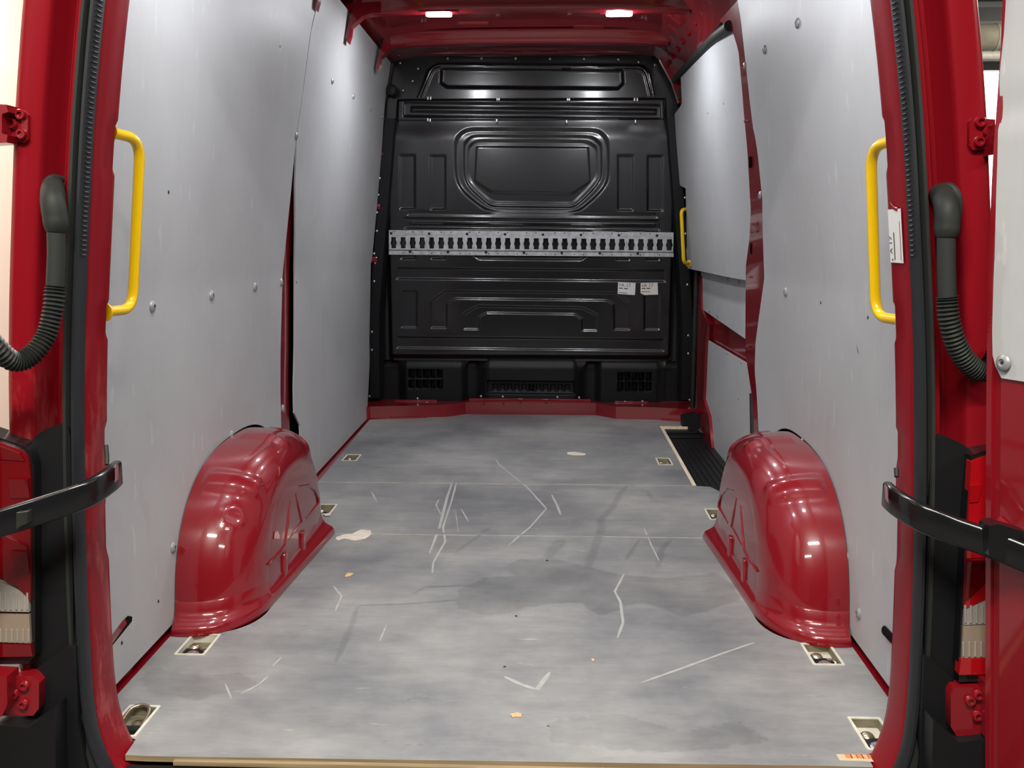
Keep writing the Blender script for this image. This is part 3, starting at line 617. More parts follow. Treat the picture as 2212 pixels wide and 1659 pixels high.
sheet('kick_panel', .070, .342, relief_kick, .0036); sheet('pressed_panel', .318, 1.69, relief_main); sheet('cross_beam', 1.676, 1.818, relief_beam); sheet('top_panel', 1.80, 2.06, relief_top)
MB().box(-1.0, 1.0, YB + .17, YB + .2, -.1, 2.12).build('cab_side', M['hollow'], wfr)
for s_ in (-1, 1):                                                     # flanged side columns
    c_ = MB(); px = ((-1) if s_ < 0 else 1)
    def colx(z, k): W = float(np.interp(z, [0, .6, .9, 1.2, 1.66, 1.8], [.945, .935, .905, .872, .825, .80])); return px * (W - k)
    c_.shell(5, 24, lambda s, t: (colx(lerp(.10, 1.70, t), lerp(0, .075, s)), YB - .022 + (.04 if s > .9 else 0), lerp(.10, 1.70, t)), lambda p: p + Vector((0, .012, 0))); c_.build('side_flange', M['blackmatt'], wfr)
for s_, pts in ((-1, ((820, 385), (817, 421), (814, 459), (814, 499), (808, 548), (810, 568), (808, 608), (803, 717), (803, 756), (798, 856))), (1, ((1480, 427), (1481, 505), (1485, 615), (1487, 725), (1487, 764), (1490, 864)))):
    for u, v in pts: inst('rivet', RIVET, wfr, at(u, v, y=YB - .023))
for u, v in ((902, 861), (1039, 856), (1086, 857), (1204, 858), (1251, 859), (1388, 867)): inst('rivet', RIVET, wfr, at(u, v, y=YB + .01))
for u, v in ((864, 136), (903, 148), (891, 175), (870, 195), (1380, 134), (1415, 140), (967, 126), (1040, 126), (1114, 126), (1188, 127), (1262, 127), (1336, 128)): inst('rivet', RIVET, wfr, at(u, v, y=YB + .024))
for (u0, v0, u1, v1) in ((808, 441, 821, 452), (800, 555, 815, 566), (819, 330, 827, 336)):
    a, b = at(u0, v0, y=YB - .03), at(u1, v1, y=YB - .03); MB().box(a.x, b.x, YB - .034, YB - .02, b.z, a.z, .002).build('red_tab', M['red'], wfr)
cl = MB().box(-.006, .006, -.006, .006, -.013, .013, .002).mesh('clip', M['steel'])
for u, v in ((924, 212), (930, 212), (1074, 214), (1078, 214), (1226, 215), (1230, 215), (1371, 215), (1377, 215), (924, 259), (929, 260), (1073, 261), (1224, 263), (1373, 263)): inst('clip', cl, wfr, at(u, v, y=YB + .0), scale=.8)
for i in range(13): inst('hole', HOLE, wfr, at(886 + i * 40.1, 589 + i * .45, y=YB + .0085), (0, 0, -math.pi / 2))
for u, v in ((867, 233), (1432, 238), (875, 480), (1420, 486)): inst('hole', HOLE, wfr, at(u, v, y=YB + .003 if v > 300 else YB + .012), (0, 0, -math.pi / 2), 1.8)
grm = MB().lathe([(.001, -.03), (.026, -.02), (.034, 0), (.026, .02), (.001, .03)], at(845, 195, y=YB - .03), (0, 1, 0), 16).build('rubber_bung', M['rubber'], wfr)
ks = struct('baseboard_front', (0, 5.3, 0))                           # red cross-member at the foot of the bulkhead
kp = [(-.985, 5.165), (-.93, 5.183), (-.915, 5.205), (-.758, 5.231), (-.495, 5.283), (-.444, 5.313), (-.378, 5.373), (.39, 5.372), (.499, 5.263), (.736, 5.245), (.861, 5.205), (.96, 5.195), (.96, 5.50), (-.985, 5.50)]
MB().prism([kp], flatz, -.05, .076).build('cross_member', M['red'], ks)
MB().prism([[(-.60, 5.246), (-.80, 5.205), (-.80, 5.26), (-.60, 5.28)]], flatz, .0, .012).build('weld_tab', M['red'], ks)
MB().prism([[(.755, 5.225), (.87, 5.19), (.87, 5.25), (.755, 5.26)]], flatz, .0, .014).build('weld_tab', M['red'], ks)
for u, v in ((1045, 872), (1088, 872), (1124, 870), (1180, 871)): inst('hole', HOLE, ks, at(u, v, y=5.371), (0, 0, -math.pi / 2), 1.2)
for x0, x1, zt in ((-.80, -.55, .085), (-.36, .36, .096), (.50, .70, .085)):                  # red upstand showing under the black sheet
    MB().box(x0, x1, 5.385, 5.40, .05, zt, .004).build('upstand', M['red'], ks)

# ------------------------------------------------------------------ cargo rail
cr_ = thing('cargo_rail', (0, 5.36, .93), 'long galvanised slotted cargo rail bolted across the black bulkhead', 'rail')
def slot(u, v):
    a = at(u - 5.2, v - 12, y=5.355); b = at(u + 5.2, v + 12, y=5.355); cx, cz = (a.x + b.x) / 2, (a.z + b.z) / 2; hw, hh = (b.x - a.x) / 2, (a.z - b.z) / 2
    return [(cx - hw, cz - hh), (cx + hw, cz - hh), (cx + hw, cz - hh * .45), (cx + hw * 1.3, cz - hh * .18), (cx + hw * 1.3, cz + hh * .12), (cx + hw, cz + hh * .42), (cx + hw, cz + hh), (cx - hw, cz + hh), (cx - hw, cz + hh * .42), (cx - hw * 1.3, cz + hh * .12), (cx - hw * 1.3, cz - hh * .18), (cx - hw, cz - hh * .45)]
q = [at(*p, y=5.355) for p in ((840, 509), (1455, 514), (1454, 544), (840, 539))]
MB().prism([[(p.x, p.z) for p in q]] + [slot(850.4 + 20.53 * i, 524.2 + .165 * i) for i in range(30)], lambda a, b, h: (a, h, b), 5.358, 5.355).build('web', M['zinc'], cr_, ang=30)
for v0, v1, y0 in ((497, 504, 5.364), (542, 550, 5.364)):
    q = [at(*p, y=y0) for p in ((840, v0), (1455, v0 + 5), (1455, v1 + 5), (840, v1))]; MB().prism([[(p.x, p.z) for p in q]], lambda a, b, h: (a, h, b), y0 + .003, y0).build('flange', M['zinc'], cr_)
for v0, v1, ya, yb in ((504, 509, 5.364, 5.355), (539, 542, 5.355, 5.364)):
    a, b, c, d = at(840, v0, y=ya), at(1455, v0 + 5, y=ya), at(1455, v1 + 5, y=yb), at(840, v1, y=yb); MB().add([a, b, c, d], [(0, 1, 2, 3)]).build('step', M['zinc'], cr_)
bolt = MB().lathe([(.0001, 0), (.0078, 0), (.0078, .003), (.004, .0045), (.0001, .0045)], (0, 0, 0), (0, -1, 0), 12).mesh('bolt', M['dark'])  # dark discs standing for the open holes in the rail
for i in range(8): inst('bolt', bolt, cr_, at(845 + 82 * i, 504 + .7 * i, y=5.362))
for i in range(7): inst('bolt', bolt, cr_, at(886 + 81.9 * i, 543.4 + .65 * i, y=5.362))
for i in range(29):
    inst('rivet', RIVET if i % 3 == 1 else bolt, cr_, at(850.5 + 20.5 * i, 500.5 + .17 * i, y=5.3635), scale=.42); inst('rivet', RIVET if i % 3 == 0 else bolt, cr_, at(850.5 + 20.5 * i, 546.3 + .17 * i, y=5.3635), scale=.42)

# ------------------------------------------------------------------ stickers
def sticker(name, label, corners, mm, texts, grp=None, back=.0006):
    """corners TL, TR, (BR, BL ...) as 3D points on the surface they stick to; texts: (string, x, y, height) as fractions"""
    P = [Vector(c) for c in corners]; ex, ey = (P[1] - P[0]), (P[-1] - P[0]); nn = ey.cross(ex).normalized()
    if nn.dot(Vector(CAM) - P[0]) < 0: nn = -nn
    t = thing(name, P[0].lerp(P[2], .5), label, 'label', grp)
    MB().add([p + nn * back for p in P] + [p + nn * .0001 for p in P], [tuple(range(len(P)))] + [(i, (i + 1) % len(P), len(P) + (i + 1) % len(P), len(P) + i) for i in range(len(P))]).build('label_sheet', mm, t)
    ux, uy = ex.normalized(), ey.normalized()
    for s_, fx, fy, hh in texts:
        o = P[0] + ex * fx + ey * fy + nn * (back + .0004)
        if isinstance(s_, str):
            vs, fs = text_mesh(s_, hh); MB().add([o + ux * v.x - uy * v.y for v in vs], fs).build('print', M['ink'], t)
        else:
            w_, mm2 = s_; MB().add([o, o + ux * w_, o + ux * w_ + uy * hh, o + uy * hh], [(0, 1, 2, 3)]).build('print', M[mm2], t)
    return t
Y2 = YB - .0007
tx = lambda d: [('A 17', .19, .37 + d, .028), ((.004, 'ink'), .07, .15 + d, .008), ((.002, 'ink'), .15, .10 + d, .013), ((.022, 'ink'), .07, .46 + d, .005), ((.021, 'ink'), .36, .47 + d, .005), ((.05, 'ink'), .05, .86 - d * .3, .0028), ((.008, 'ink'), .86, .08 + d * .5, .0015)]
sticker('sticker', 'white paper label reading A 17 on the black bulkhead, nearer the middle', [at(*p, y=Y2) for p in ((1335.2, 609.5), (1373, 611.3), (1371.6, 637.4), (1334.2, 635))], M['paper'], tx(0), 'A 17 labels on the bulkhead')
sticker('sticker', 'cream paper label reading A 17 with a cut corner, beside the white one', [at(*p, y=Y2) for p in ((1383.8, 611.3), (1420.5, 610.5), (1421.5, 636.4), (1391.5, 637.4), (1383.6, 633))], M['paper2'], tx(.04), 'A 17 labels on the bulkhead')

# ------------------------------------------------------------------ wheel arches
def arch_pt(u, phi):
    c, a, b = arch_prof(u); e = 2.6 - .25 * u; y0 = ARC - .03 * u; co, si = math.cos(phi), math.sin(phi)
    return Vector((-(.885 - .195 * u), y0 - a * math.copysign(abs(co) ** (2 / e), co), -.02 + (b + .02) * abs(si) ** (2 / e)))
def arch_bump(p, u, phi, ring):
    psi = math.degrees(math.atan2(p.z, ARC - p.y)); wnd = float(ss(.10, .18, np.float64(u)) * ss(.93, .80, np.float64(u))); h = 0.
    for c, wd, hh in ((48, 4.2, .011), (90, 4.0, .011), (128, 4.2, .012)): h += hh * math.exp(-((psi - c) / wd) ** 4) * wnd
    if ring: d = (p - Vector((-.752, 2.415, .283))).length; h += .0045 * math.exp(-((d - .030) / .007) ** 2)
    return h
def make_arch(side, label, ring):
    t = thing('wheel_arch', (side * .80, ARC, 0), label, 'wheel arch', 'wheel arches'); mir = side > 0
    nu, nv = 40, 110; m_ = MB(); V = []
    for i in range(nu):
        u = math.sin(i / (nu - 1) * math.pi / 2) if i < nu - 1 else 1.
        for j in range(nv):
            k = j / (nv - 1); phi = math.pi * (k + .0); p = arch_pt(u, phi); e = 1e-3
            pu = arch_pt(min(u + e, .9995), phi) - arch_pt(max(min(u + e, .9995) - 2 * e, 0), phi); pv = arch_pt(u, phi + e) - arch_pt(u, phi - e); n_ = pu.cross(pv)
            if n_.length > 1e-12:
                n_.normalize()
                if n_.dot(p - Vector((-.86, ARC, .1))) < 0: n_ = -n_
                p = p + n_ * arch_bump(p, u, math.pi - phi, ring)
            V.append(p)
    m_.add(V, [(i * nv + j, (i + 1) * nv + j, (i + 1) * nv + j + 1, i * nv + j + 1) for i in range(nu - 1) for j in range(nv - 1)])
    ed = [V[(nu - 1) * nv + j] for j in range(nv)]; c0 = Vector((-.69, ARC - .03, .02)); W = []   # flat inner face
    for r in (1., .97, .9, .5, .0): W += [c0.lerp(p, r) + Vector((.003 * ss(1., .9, r), 0, 0)) for p in ed]
    m_.add(W, [(r * nv + j, (r + 1) * nv + j, (r + 1) * nv + j + 1, r * nv + j + 1) for r in range(4) for j in range(nv - 1)])
    m_.build('arch_shell', M['red'], t, ang=75, mirror=mir)
    fp = foot(-1, 30, .0); prof = [(-.012, .085), (-.002, .075), (.003, .055), (.010, .042), (.022, .034), (.034, .028), (.041, .020), (.044, .010), (.044, .0005), (.030, .0005)]
    L = MB(); K = len(prof); P = [Vector((x, y, 0)) for x, y in fp]; VV = []
    for i, p in enumerate(P):
        tn = (P[min(i + 1, len(P) - 1)] - P[max(i - 1, 0)]).normalized(); n_ = Vector((tn.y, -tn.x, 0))
        if n_.dot(p - Vector((-.86, ARC, 0))) < 0: n_ = -n_
        gx = (1. if i else .55) * (1 - .68 * max(0., abs(n_.x) - .2) / .8)
        for a, z in prof: q = p + n_ * a * (gx if i < len(P) - 1 else 1.); VV.append((max(q.x, -.885) if i == 0 else q.x, q.y, z))
    L.add(VV, [(i * K + j, (i + 1) * K + j, (i + 1) * K + j + 1, i * K + j + 1) for i in range(len(P) - 1) for j in range(K - 1)] + [tuple(range(K)), tuple(range((len(P) - 1) * K, len(P) * K))])
    L.build('base_lip', M['red'], t, ang=60, mirror=mir)
    Z = lambda x, y: at(360 + x / 3.606, 920 + y / 3.606, x=-.6875)
    for pts in (((960, 580), (940, 760), (918, 925), (885, 970), (850, 1005), (792, 1083)), ((1003, 525), (1030, 660), (1050, 748), (1000, 815), (950, 882)), ((1030, 470), (1100, 462), (1150, 500), (1180, 560), (1182, 600), (1140, 650), (1088, 718))):
        MB().tube([Z(*p) for p in pts], [.0025] + [.0048] * (len(pts) - 2) + [.0025], 8).build('rib', M['red'], t, mirror=mir)
    for y in (2.62, 2.83): MB().box(-.692, -.678, y, y + .035, .012, .10, .006).build('stiffener', M['red'], t, mirror=mir)
    if not mir:
        P2 = [Z(*p) for p in ((832, 880), (838, 826), (862, 812), (878, 850), (876, 882))]
        MB().add([p + Vector((.0011, 0, 0)) for p in P2], [tuple(range(5))]).build('scuff', M['reflector'], t)
        P2 = [Z(*p) for p in ((930, 858), (960, 848), (990, 856), (958, 880), (932, 880))]
        MB().add([p + Vector((.0011, 0, 0)) for p in P2], [tuple(range(5))]).build('scuff', M['reflector'], t)
make_arch(-1, 'glossy red wheel arch with a round dimple by the left lining', True)
make_arch(1, 'glossy red wheel arch without a dimple by the right lining', False)

# ------------------------------------------------------------------ lashing-point trays sunk in the floor
names = ['with an upright D-ring, at the left rear corner of the floor', 'at the right rear corner, beside the orange and tan label', 'in the floor just behind the left wheel arch', 'in the floor just behind the right wheel arch',
         'half hidden in front of the left wheel arch', 'half hidden in front of the right wheel arch', 'far forward on the left side of the floor', 'far forward beside the black step well']
for k, (s_, x, y, w_, l_) in enumerate(TR):
    X = s_ * x; zt = .0 if y < 3.127 else .0018 if y < 3.813 else .0036
    t = thing('lashing_tray', (X, y, zt), 'cream rimmed lashing tray ' + names[k], 'lashing point', 'cream lashing trays in the floor')
    m_ = MB(); o_, i_ = rrect(X - w_ / 2, X + w_ / 2, y - l_ / 2, y + l_ / 2, .004, 2), rrect(X - w_ / 2 + .0065, X + w_ / 2 - .0065, y - l_ / 2 + .0065, y + l_ / 2 - .0065, .003, 2)
    m_.prism([o_, i_], flatz, zt - .001, zt + .0022); m_.build('rim', M['cream'], t); m_ = MB(); m_.prism([rrect(X - w_ / 2 + .0035, X + w_ / 2 - .0035, y - l_ / 2 + .0035, y + l_ / 2 - .0035, .004, 2), i_], flatz, zt - .021, zt - .0005); m_.build('tray_wall', M['cream'] if k in (2,) else M['traywall'], t)
    MB().box(X - w_ / 2 + .004, X + w_ / 2 - .004, y - l_ / 2 + .004, y + l_ / 2 - .004, zt - .025, zt - .020).build('tray_bottom', M['cream'] if k % 2 and k < 4 else M['traywall'], t)
    zb = zt - .020
    if k == 0:
        r_ = [(X + .024 * a, y + .010 + b, zb + c) for a, b, c in ((-1, -.024, .012), (-1, .012, .022), (-.75, .034, .027), (0, .042, .029), (.75, .034, .027), (1, .012, .022), (1, -.024, .012))]
        MB().tube(smooth_path(r_, 5), .0042, 10).build('ring', M['brass'], t)
        MB().box(X - .026, X + .026, y - .026, y - .006, zb, zb + .014, .003).build('bracket', M['blackmatt'], t)
        MB().lathe([(.016, 0), (.016, .003), (.010, .006), (.006, .009), (.001, .010)], (X - .004, y - .044, zb), n=16).build('bolt', M['brass'], t)
        MB().lathe([(.014, 0), (.013, .003), (.001, .005)], (X, y + .024, zb), n=16).build('stud', M['brass'], t)
    else:
        dx = .010 if s_ > 0 else .002
        MB().lathe([(.0165, 0), (.0165, .003), (.0165, .010), (.012, .016), (.007, .019), (.001, .020)], (X - .012 * 1, y + .004, zb), n=18).build('stud', M['brass'], t)
        MB().box(X - .030, X + .022, y - .034, y - .004, zb, zb + .013, .003).build('bracket', M['blackmatt'], t)
        MB().lathe([(.0175, 0), (.0175, .012), (.015, .0135), (.0105, .0135), (.010, .017), (.004, .0185), (.001, .0185)], (X - .002, y - .036, zb), n=18).build('bolt', M['steel'], t)
        MB().tube([(X + .010, y - .010, zb + .010), (X + .022, y - .014, zb + .012), (X + .027, y - .03, zb + .010), (X + .024, y - .046, zb + .006)], .0045, 8).build('ring', M['brass'], t)

# ------------------------------------------------------------------ yellow grab handles
def handle(label, pts, rad, rf):
    p0 = pts[0].lerp(pts[3], .5); t = thing('grab_handle', p0, label, 'handle', 'yellow grab handles')
    MB().tube(fillet(pts, rf, 8), rad, 14).build('bar', M['yellow'], t)
    for p, q in ((pts[0], pts[1]), (pts[3], pts[2])):
        d = (p - q).normalized(); MB().lathe([(rad * 1.9, 0), (rad * 1.9, .004), (rad * 1.1, .006), (rad, .012)], p + d * .002, -d, 14).build('foot_plate', M['yellow'], t)
handle('bright yellow tubular grab handle on the left rear pillar', [at(234, 285, y=1.79), at(303, 301, y=1.89), at(286, 668, y=1.91), at(222, 674, y=1.79)], .0106, .045)
handle('bright yellow tubular grab handle on the right rear pillar', [at(1944, 300, y=1.79), at(1881, 318, y=1.89), at(1892, 684, y=1.91), at(1956, 693, y=1.79)], .0106, .045)
handle('small yellow grab handle on the sliding door near the black bulkhead', [at(1487, 452, y=5.24), at(1471.5, 453, y=5.18), at(1477, 568, y=5.18), at(1488, 569, y=5.24)], .010, .03)

# ------------------------------------------------------------------ rear door frame, its seal
ER = [(0, -.092), (.30, -.092), (.58, -.089), (.665, -.076), (.718, -.047), (.752, -.006), (.774, .055), (.783, .12), (.784, .23), (.777, .45), (.763, .69), (.748, .87), (.728, 1.05), (.703, 1.25), (.668, 1.46), (.622, 1.68), (.582, 1.82), (.52, 1.90), (.42, 1.935), (0, 1.95)]
EP = [Vector((x, 0, z)) for x, z in ER] + [Vector((-x, 0, z)) for x, z in ER[-2:0:-1]]
EP = smooth_path(EP, 16, True); EN = []
for i in range(len(EP)):
    d = (EP[(i + 1) % len(EP)] - EP[i - 1]).normalized(); EN.append(Vector((d.z, 0, -d.x)))
def loop_sweep(prof, dev=None, closed_prof=False):
    k, n = len(prof), len(EP); vs = []
    for p, q in zip(EP, EN):
        for j, (o, y) in enumerate(prof): vs.append(p + q * (o + (dev(p, j) if dev else 0)) + Vector((0, y, 0)))
    kk = k if closed_prof else k - 1
    return MB().add(vs, [(i * k + j, i * k + (j + 1) % k, ((i + 1) % n) * k + (j + 1) % k, ((i + 1) % n) * k + j) for i in range(n) for j in range(kk)])
def notch(p, j):
    if j > 2: return 0.
    return .0055 * sum(float(ss(a, a + .012, np.float64(p.z)) * ss(b + .012, b, np.float64(p.z))) for a, b in ((1.15, 1.235), (.84, .90), (.60, .66), (.40, .52)))
t1 = struct('trim_1', (0, 1.7, .9))
loop_sweep([(.045, 1.775), (.010, 1.770), (.001, 1.757), (.0, 1.745), (.002, 1.685), (.006, 1.673), (.014, 1.668), (.044, 1.664), (.047, 1.667), (.050, 1.680), (.056, 1.706), (.064, 1.712), (.072, 1.710), (.078, 1.698), (.084, 1.664), (.0865, 1.656), (.090, 1.652), (.096, 1.650), (.124, 1.647), (.134, 1.650), (.140, 1.660), (.143, 1.68), (.144, 1.72), (.143, 1.80), (.140, 1.92), (.138, 2.08)], notch).build('frame', M['redworn'], t1, ang=44)
se = thing('door_seal', (0, 1.65, -.09), 'black ribbed rubber seal running around the red rear door opening', 'seal')
loop_sweep([(.001, 1.668), (-.001, 1.655), (.001, 1.642), (.005, 1.635), (.010, 1.635), (.014, 1.643), (.015, 1.668)], closed_prof=True).build('bulb', M['seal'], se, ang=60)
loop_sweep([(.015, 1.668), (.015, 1.642), (.018, 1.631), (.024, 1.632), (.027, 1.645), (.027, 1.668)], closed_prof=True).build('lip', M['seallip'], se, ang=60)
rb = MB()
for i in range(0, 100):
    z = 1.0 + i * .0085
    for s_ in (-1, 1):
        x = s_ * (float(np.interp(z, [q[1] for q in ER], [q[0] for q in ER])) - .0012); rb.add([(x, 1.640, z), (x, 1.656, z), (x, 1.656, z + .004), (x, 1.640, z + .004), (x - s_ * .0012, 1.641, z + .002), (x - s_ * .0012, 1.655, z + .002)], [(0, 1, 5, 4), (4, 5, 2, 3)])
tag(rb.build('rib_strip', M['seallip'], se), kind='stuff')

# ------------------------------------------------------------------ things on the rear pillars
def conduit(label, boot, flange, hose, coil):
    t = thing('cable_conduit', boot[1], label, 'conduit', 'corrugated rubber conduits')
    MB().tube(smooth_path(boot, 6), list(np.interp(np.linspace(0, 1, (len(boot) - 1) * 6 + 1), [0, .35, .8, 1], [.015, .020, .0205, .0165])), 16).build('boot', M['rubber'], t)
    MB().tube(smooth_path(flange, 4), .0062, 10).build('boot_flange', M['rubber'], t)
    MB().tube(hose, .0150, 16).build('sleeve', M['seallip'], t)
    P = smooth_path(coil, 26); rs = [.0163 + .0022 * math.cos(2 * math.pi * i / 4.0) for i in range(len(P))]
    MB().tube(P, rs, 14).build('corrugated_hose', M['rubber'], t, ang=80)
a_ = at
conduit('black corrugated cable conduit looping out of the left rear pillar', [a_(122, 404, y=1.69), a_(116, 405, y=1.64), a_(115, 432, y=1.605), a_(120, 475, y=1.60), a_(121, 500, y=1.60)],
        [a_(136, 388, y=1.66), a_(112, 384, y=1.64), a_(97, 402, y=1.63), a_(94, 440, y=1.63), a_(99, 466, y=1.63)], [a_(120, 470, y=1.60), a_(122, 545, y=1.60), a_(119, 622, y=1.60)],
        [a_(119, 618, y=1.60), a_(114, 672, y=1.595), a_(98, 728, y=1.585), a_(62, 772, y=1.56), a_(24, 778, y=1.535), a_(-22, 735, y=1.50), a_(-60, 690, y=1.48)])
conduit('black corrugated cable conduit looping out of the right rear pillar', [a_(2018, 418, y=1.69), a_(2035, 424, y=1.64), a_(2046, 450, y=1.605), a_(2046, 490, y=1.60), a_(2045, 512, y=1.60)],
        [a_(2026, 405, y=1.66), a_(2052, 402, y=1.64), a_(2068, 420, y=1.63), a_(2071, 452, y=1.63), a_(2062, 490, y=1.63)], [a_(2044, 490, y=1.60), a_(2044, 570, y=1.60), a_(2046, 645, y=1.60)],
        [a_(2046, 641, y=1.60), a_(2050, 690, y=1.60), a_(2066, 745, y=1.605), a_(2092, 785, y=1.61), a_(2120, 803, y=1.615), a_(2140, 790, y=1.62), a_(2156, 760, y=1.625)])
def yz(P): return [(p.x, p.z) for p in P]
ypr = lambda a, b, h: (a, h, b)
def hinge(label, plate, bolts, arm, yy):
    c = at(*plate[0], y=yy); t = bpy.data.objects.new('hinge', None); COL.objects.link(t); t.parent = t1; t.location = c - ORG[t1]; t.empty_display_size = .03; ORG[t] = c; t['label'] = label
    MB().prism([yz([at(*p, y=yy) for p in plate])], ypr, yy + .03, yy).build('plate', M['red'], t)
    for u, v in bolts:
        p = at(u, v, y=yy); MB().lathe([(.0095, -.002), (.0095, .006), (.008, .008), (.005, .008), (.0045, .004), (.0005, .004)], p, (0, -1, 0), 12).build('bolt', M['red'], t)
    MB().prism([yz([at(*p, y=yy - .03) for p in arm])], ypr, yy + .01, yy - .03).build('arm', M['red'], t)
hinge('small red bolted hinge high on the left rear pillar', [(14, 243), (52, 238), (60, 248), (60, 300), (52, 308), (14, 302)], [(46, 248), (28, 267), (48, 290)], [(-60, 222), (14, 226), (17, 242), (4, 246), (4, 288), (16, 292), (14, 308), (-60, 312)], 1.64)
hinge('dull red bolted hinge low on the left rear pillar, below the tail light', [(0, 1462), (70, 1460), (84, 1476), (84, 1530), (72, 1546), (0, 1546)], [(32, 1498), (54, 1480), (52, 1520)], [(-50, 1458), (14, 1462), (16, 1520), (4, 1548), (-50, 1550)], 1.60)
hinge('small red bolted hinge high on the right rear pillar', [(2094, 262), (2102, 254), (2150, 258), (2150, 320), (2102, 324), (2094, 314)], [(2116, 264), (2134, 283), (2114, 306)], [(2146, 270), (2190, 266), (2190, 330), (2146, 334)], 1.64)
hinge('dull red hinge low on the right rear pillar, below the tail light', [(2054, 1498), (2062, 1486), (2140, 1484), (2140, 1590), (2066, 1590), (2054, 1570)], [(2094, 1512), (2112, 1500), (2110, 1545)], [(2134, 1480), (2200, 1480), (2200, 1600), (2134, 1600)], 1.60)
def corner(label, col, step, low, yy):
    t = thing('corner_trim', at(*col[0], y=yy), label, 'trim', 'black plastic rear corner trims')
    MB().prism([yz([at(*p, y=yy) for p in col])], ypr, yy + .055, yy).build('pillar_cover', M['blackmatt'], t)
    MB().prism([yz([at(*p, y=yy - .012) for p in step])], ypr, yy + .05, yy - .012).build('step_pad', M['blackmatt'], t)
    MB().prism([yz([at(*p, y=yy - .055) for p in low])], ypr, yy + .05, yy - .055).build('bumper_corner', M['blackmatt'], t)
corner('black plastic bumper corner and pillar cover at the left rear of the van', [(66, 972), (72, 945), (90, 932), (122, 918), (146, 922), (151, 940), (156, 1200), (160, 1450), (172, 1720), (74, 1720), (74, 1420)],
       [(82, 1442), (144, 1396), (160, 1400), (166, 1560), (200, 1720), (78, 1720), (80, 1550)], [(-60, 1562), (60, 1572), (118, 1530), (122, 1720), (-60, 1720)], 1.635)
corner('black plastic bumper corner and pillar cover at the right rear of the van', [(2012, 955), (2024, 946), (2046, 944), (2084, 962), (2098, 978), (2092, 1000), (2074, 1440), (2050, 1720), (1990, 1720), (1996, 1480), (2006, 1100)],
       [(1996, 1420), (2012, 1422), (2060, 1470), (2054, 1580), (2060, 1720), (1984, 1720), (1990, 1560)], [(2016, 1556), (2070, 1604), (2200, 1590), (2200, 1720), (2012, 1720)], 1.635)
def tail(label, frame, red, mid_, amb, low, facets, yy, rm):
    t = thing('tail_light', at(*red[0], y=yy), label, 'tail light', 'tail lights beside the door opening')
    pr = lambda P, y0, d: MB().prism([yz([at(*p, y=y0) for p in P])], ypr, y0 + d, y0)
    pr(frame, yy + .006, .05).build('housing', M['blackgloss'], t)
    pr(red, yy, .02).build('red_lens', M[rm], t); pr(low, yy - .002, .02).build('lower_red_lens', M[rm], t)
    for P, nm, mm in ((mid_, 'reversing_lens', 'clearlens'), (amb, 'indicator_lens', 'amber')):
        o = pr(P, yy, .02).build(nm, M[mm], t); x0, x1 = min(p[0] for p in P), max(p[0] for p in P); y0, y1 = min(p[1] for p in P), max(p[1] for p in P); f = MB()
        for i in range(10):
            u = lerp(x0 + 3, x1 - 4, i / 9); f.tube([at(u, v, y=yy - .0005) for v in (lerp(y0, y1, .52), lerp(y0, y1, .94))], .0021, 6)
        tag(f.build('flute', M['clearlens'], o), kind='stuff')
    for i, P in enumerate(facets):
        q = [at(*p, y=yy - .0008) for p in P]; vs = q + [p + Vector((0, -.004 - .003 * (i % 2) if k in (0, 1) else -.001, 0)) for k, p in enumerate(q)]; n = len(q)
        MB().add(vs, [tuple(range(n, 2 * n))] + [(k, (k + 1) % n, n + (k + 1) % n, n + k) for k in range(n)]).build('facet', M[rm if i % 2 == 0 else 'redlens'], t)  # brighter and darker reds alternate to paint reflections inside the lens
tail('red tail light with clear ribbed lenses at the left edge, behind the black strap', [(-60, 925), (0, 946), (52, 964), (66, 978), (74, 1010), (76, 1416), (60, 1434), (-60, 1436)],
     [(-50, 940), (0, 956), (48, 974), (60, 988), (66, 1030), (66, 1300), (40, 1270), (0, 1250), (-50, 1230)], [(-50, 1236), (0, 1256), (40, 1276), (62, 1292), (63, 1322), (-50, 1320)], [(-50, 1326), (63, 1328), (66, 1390), (-50, 1386)],
     [(-50, 1390), (66, 1393), (70, 1418), (-50, 1420)], [[(0, 962), (44, 978), (54, 996), (0, 992)], [(22, 1034), (64, 1034), (64, 1076), (22, 1076)], [(0, 1150), (60, 1180), (64, 1230), (26, 1204)], [(26, 1188), (62, 1190), (64, 1240), (30, 1215)]], 1.605, 'redlens')
tail('bright red tail light with clear lenses, partly hidden by the open right door', [(2098, 985), (2120, 975), (2200, 960), (2200, 1470), (2072, 1474), (2070, 1440), (2086, 1120)],
     [(2098, 998), (2122, 988), (2200, 972), (2200, 1260), (2140, 1290), (2084, 1316), (2090, 1150)], [(2084, 1318), (2140, 1292), (2200, 1262), (2200, 1346), (2082, 1350)], [(2081, 1352), (2200, 1348), (2200, 1418), (2078, 1422)],
     [(2076, 1424), (2200, 1420), (2200, 1456), (2072, 1458)], [[(2094, 1048), (2118, 1046), (2121, 1060), (2112, 1084), (2094, 1086)], [(2086, 1210), (2128, 1208), (2128, 1260), (2084, 1300)], [(2090, 1130), (2128, 1128), (2128, 1204), (2088, 1206)]], 1.605, 'redlenslit')
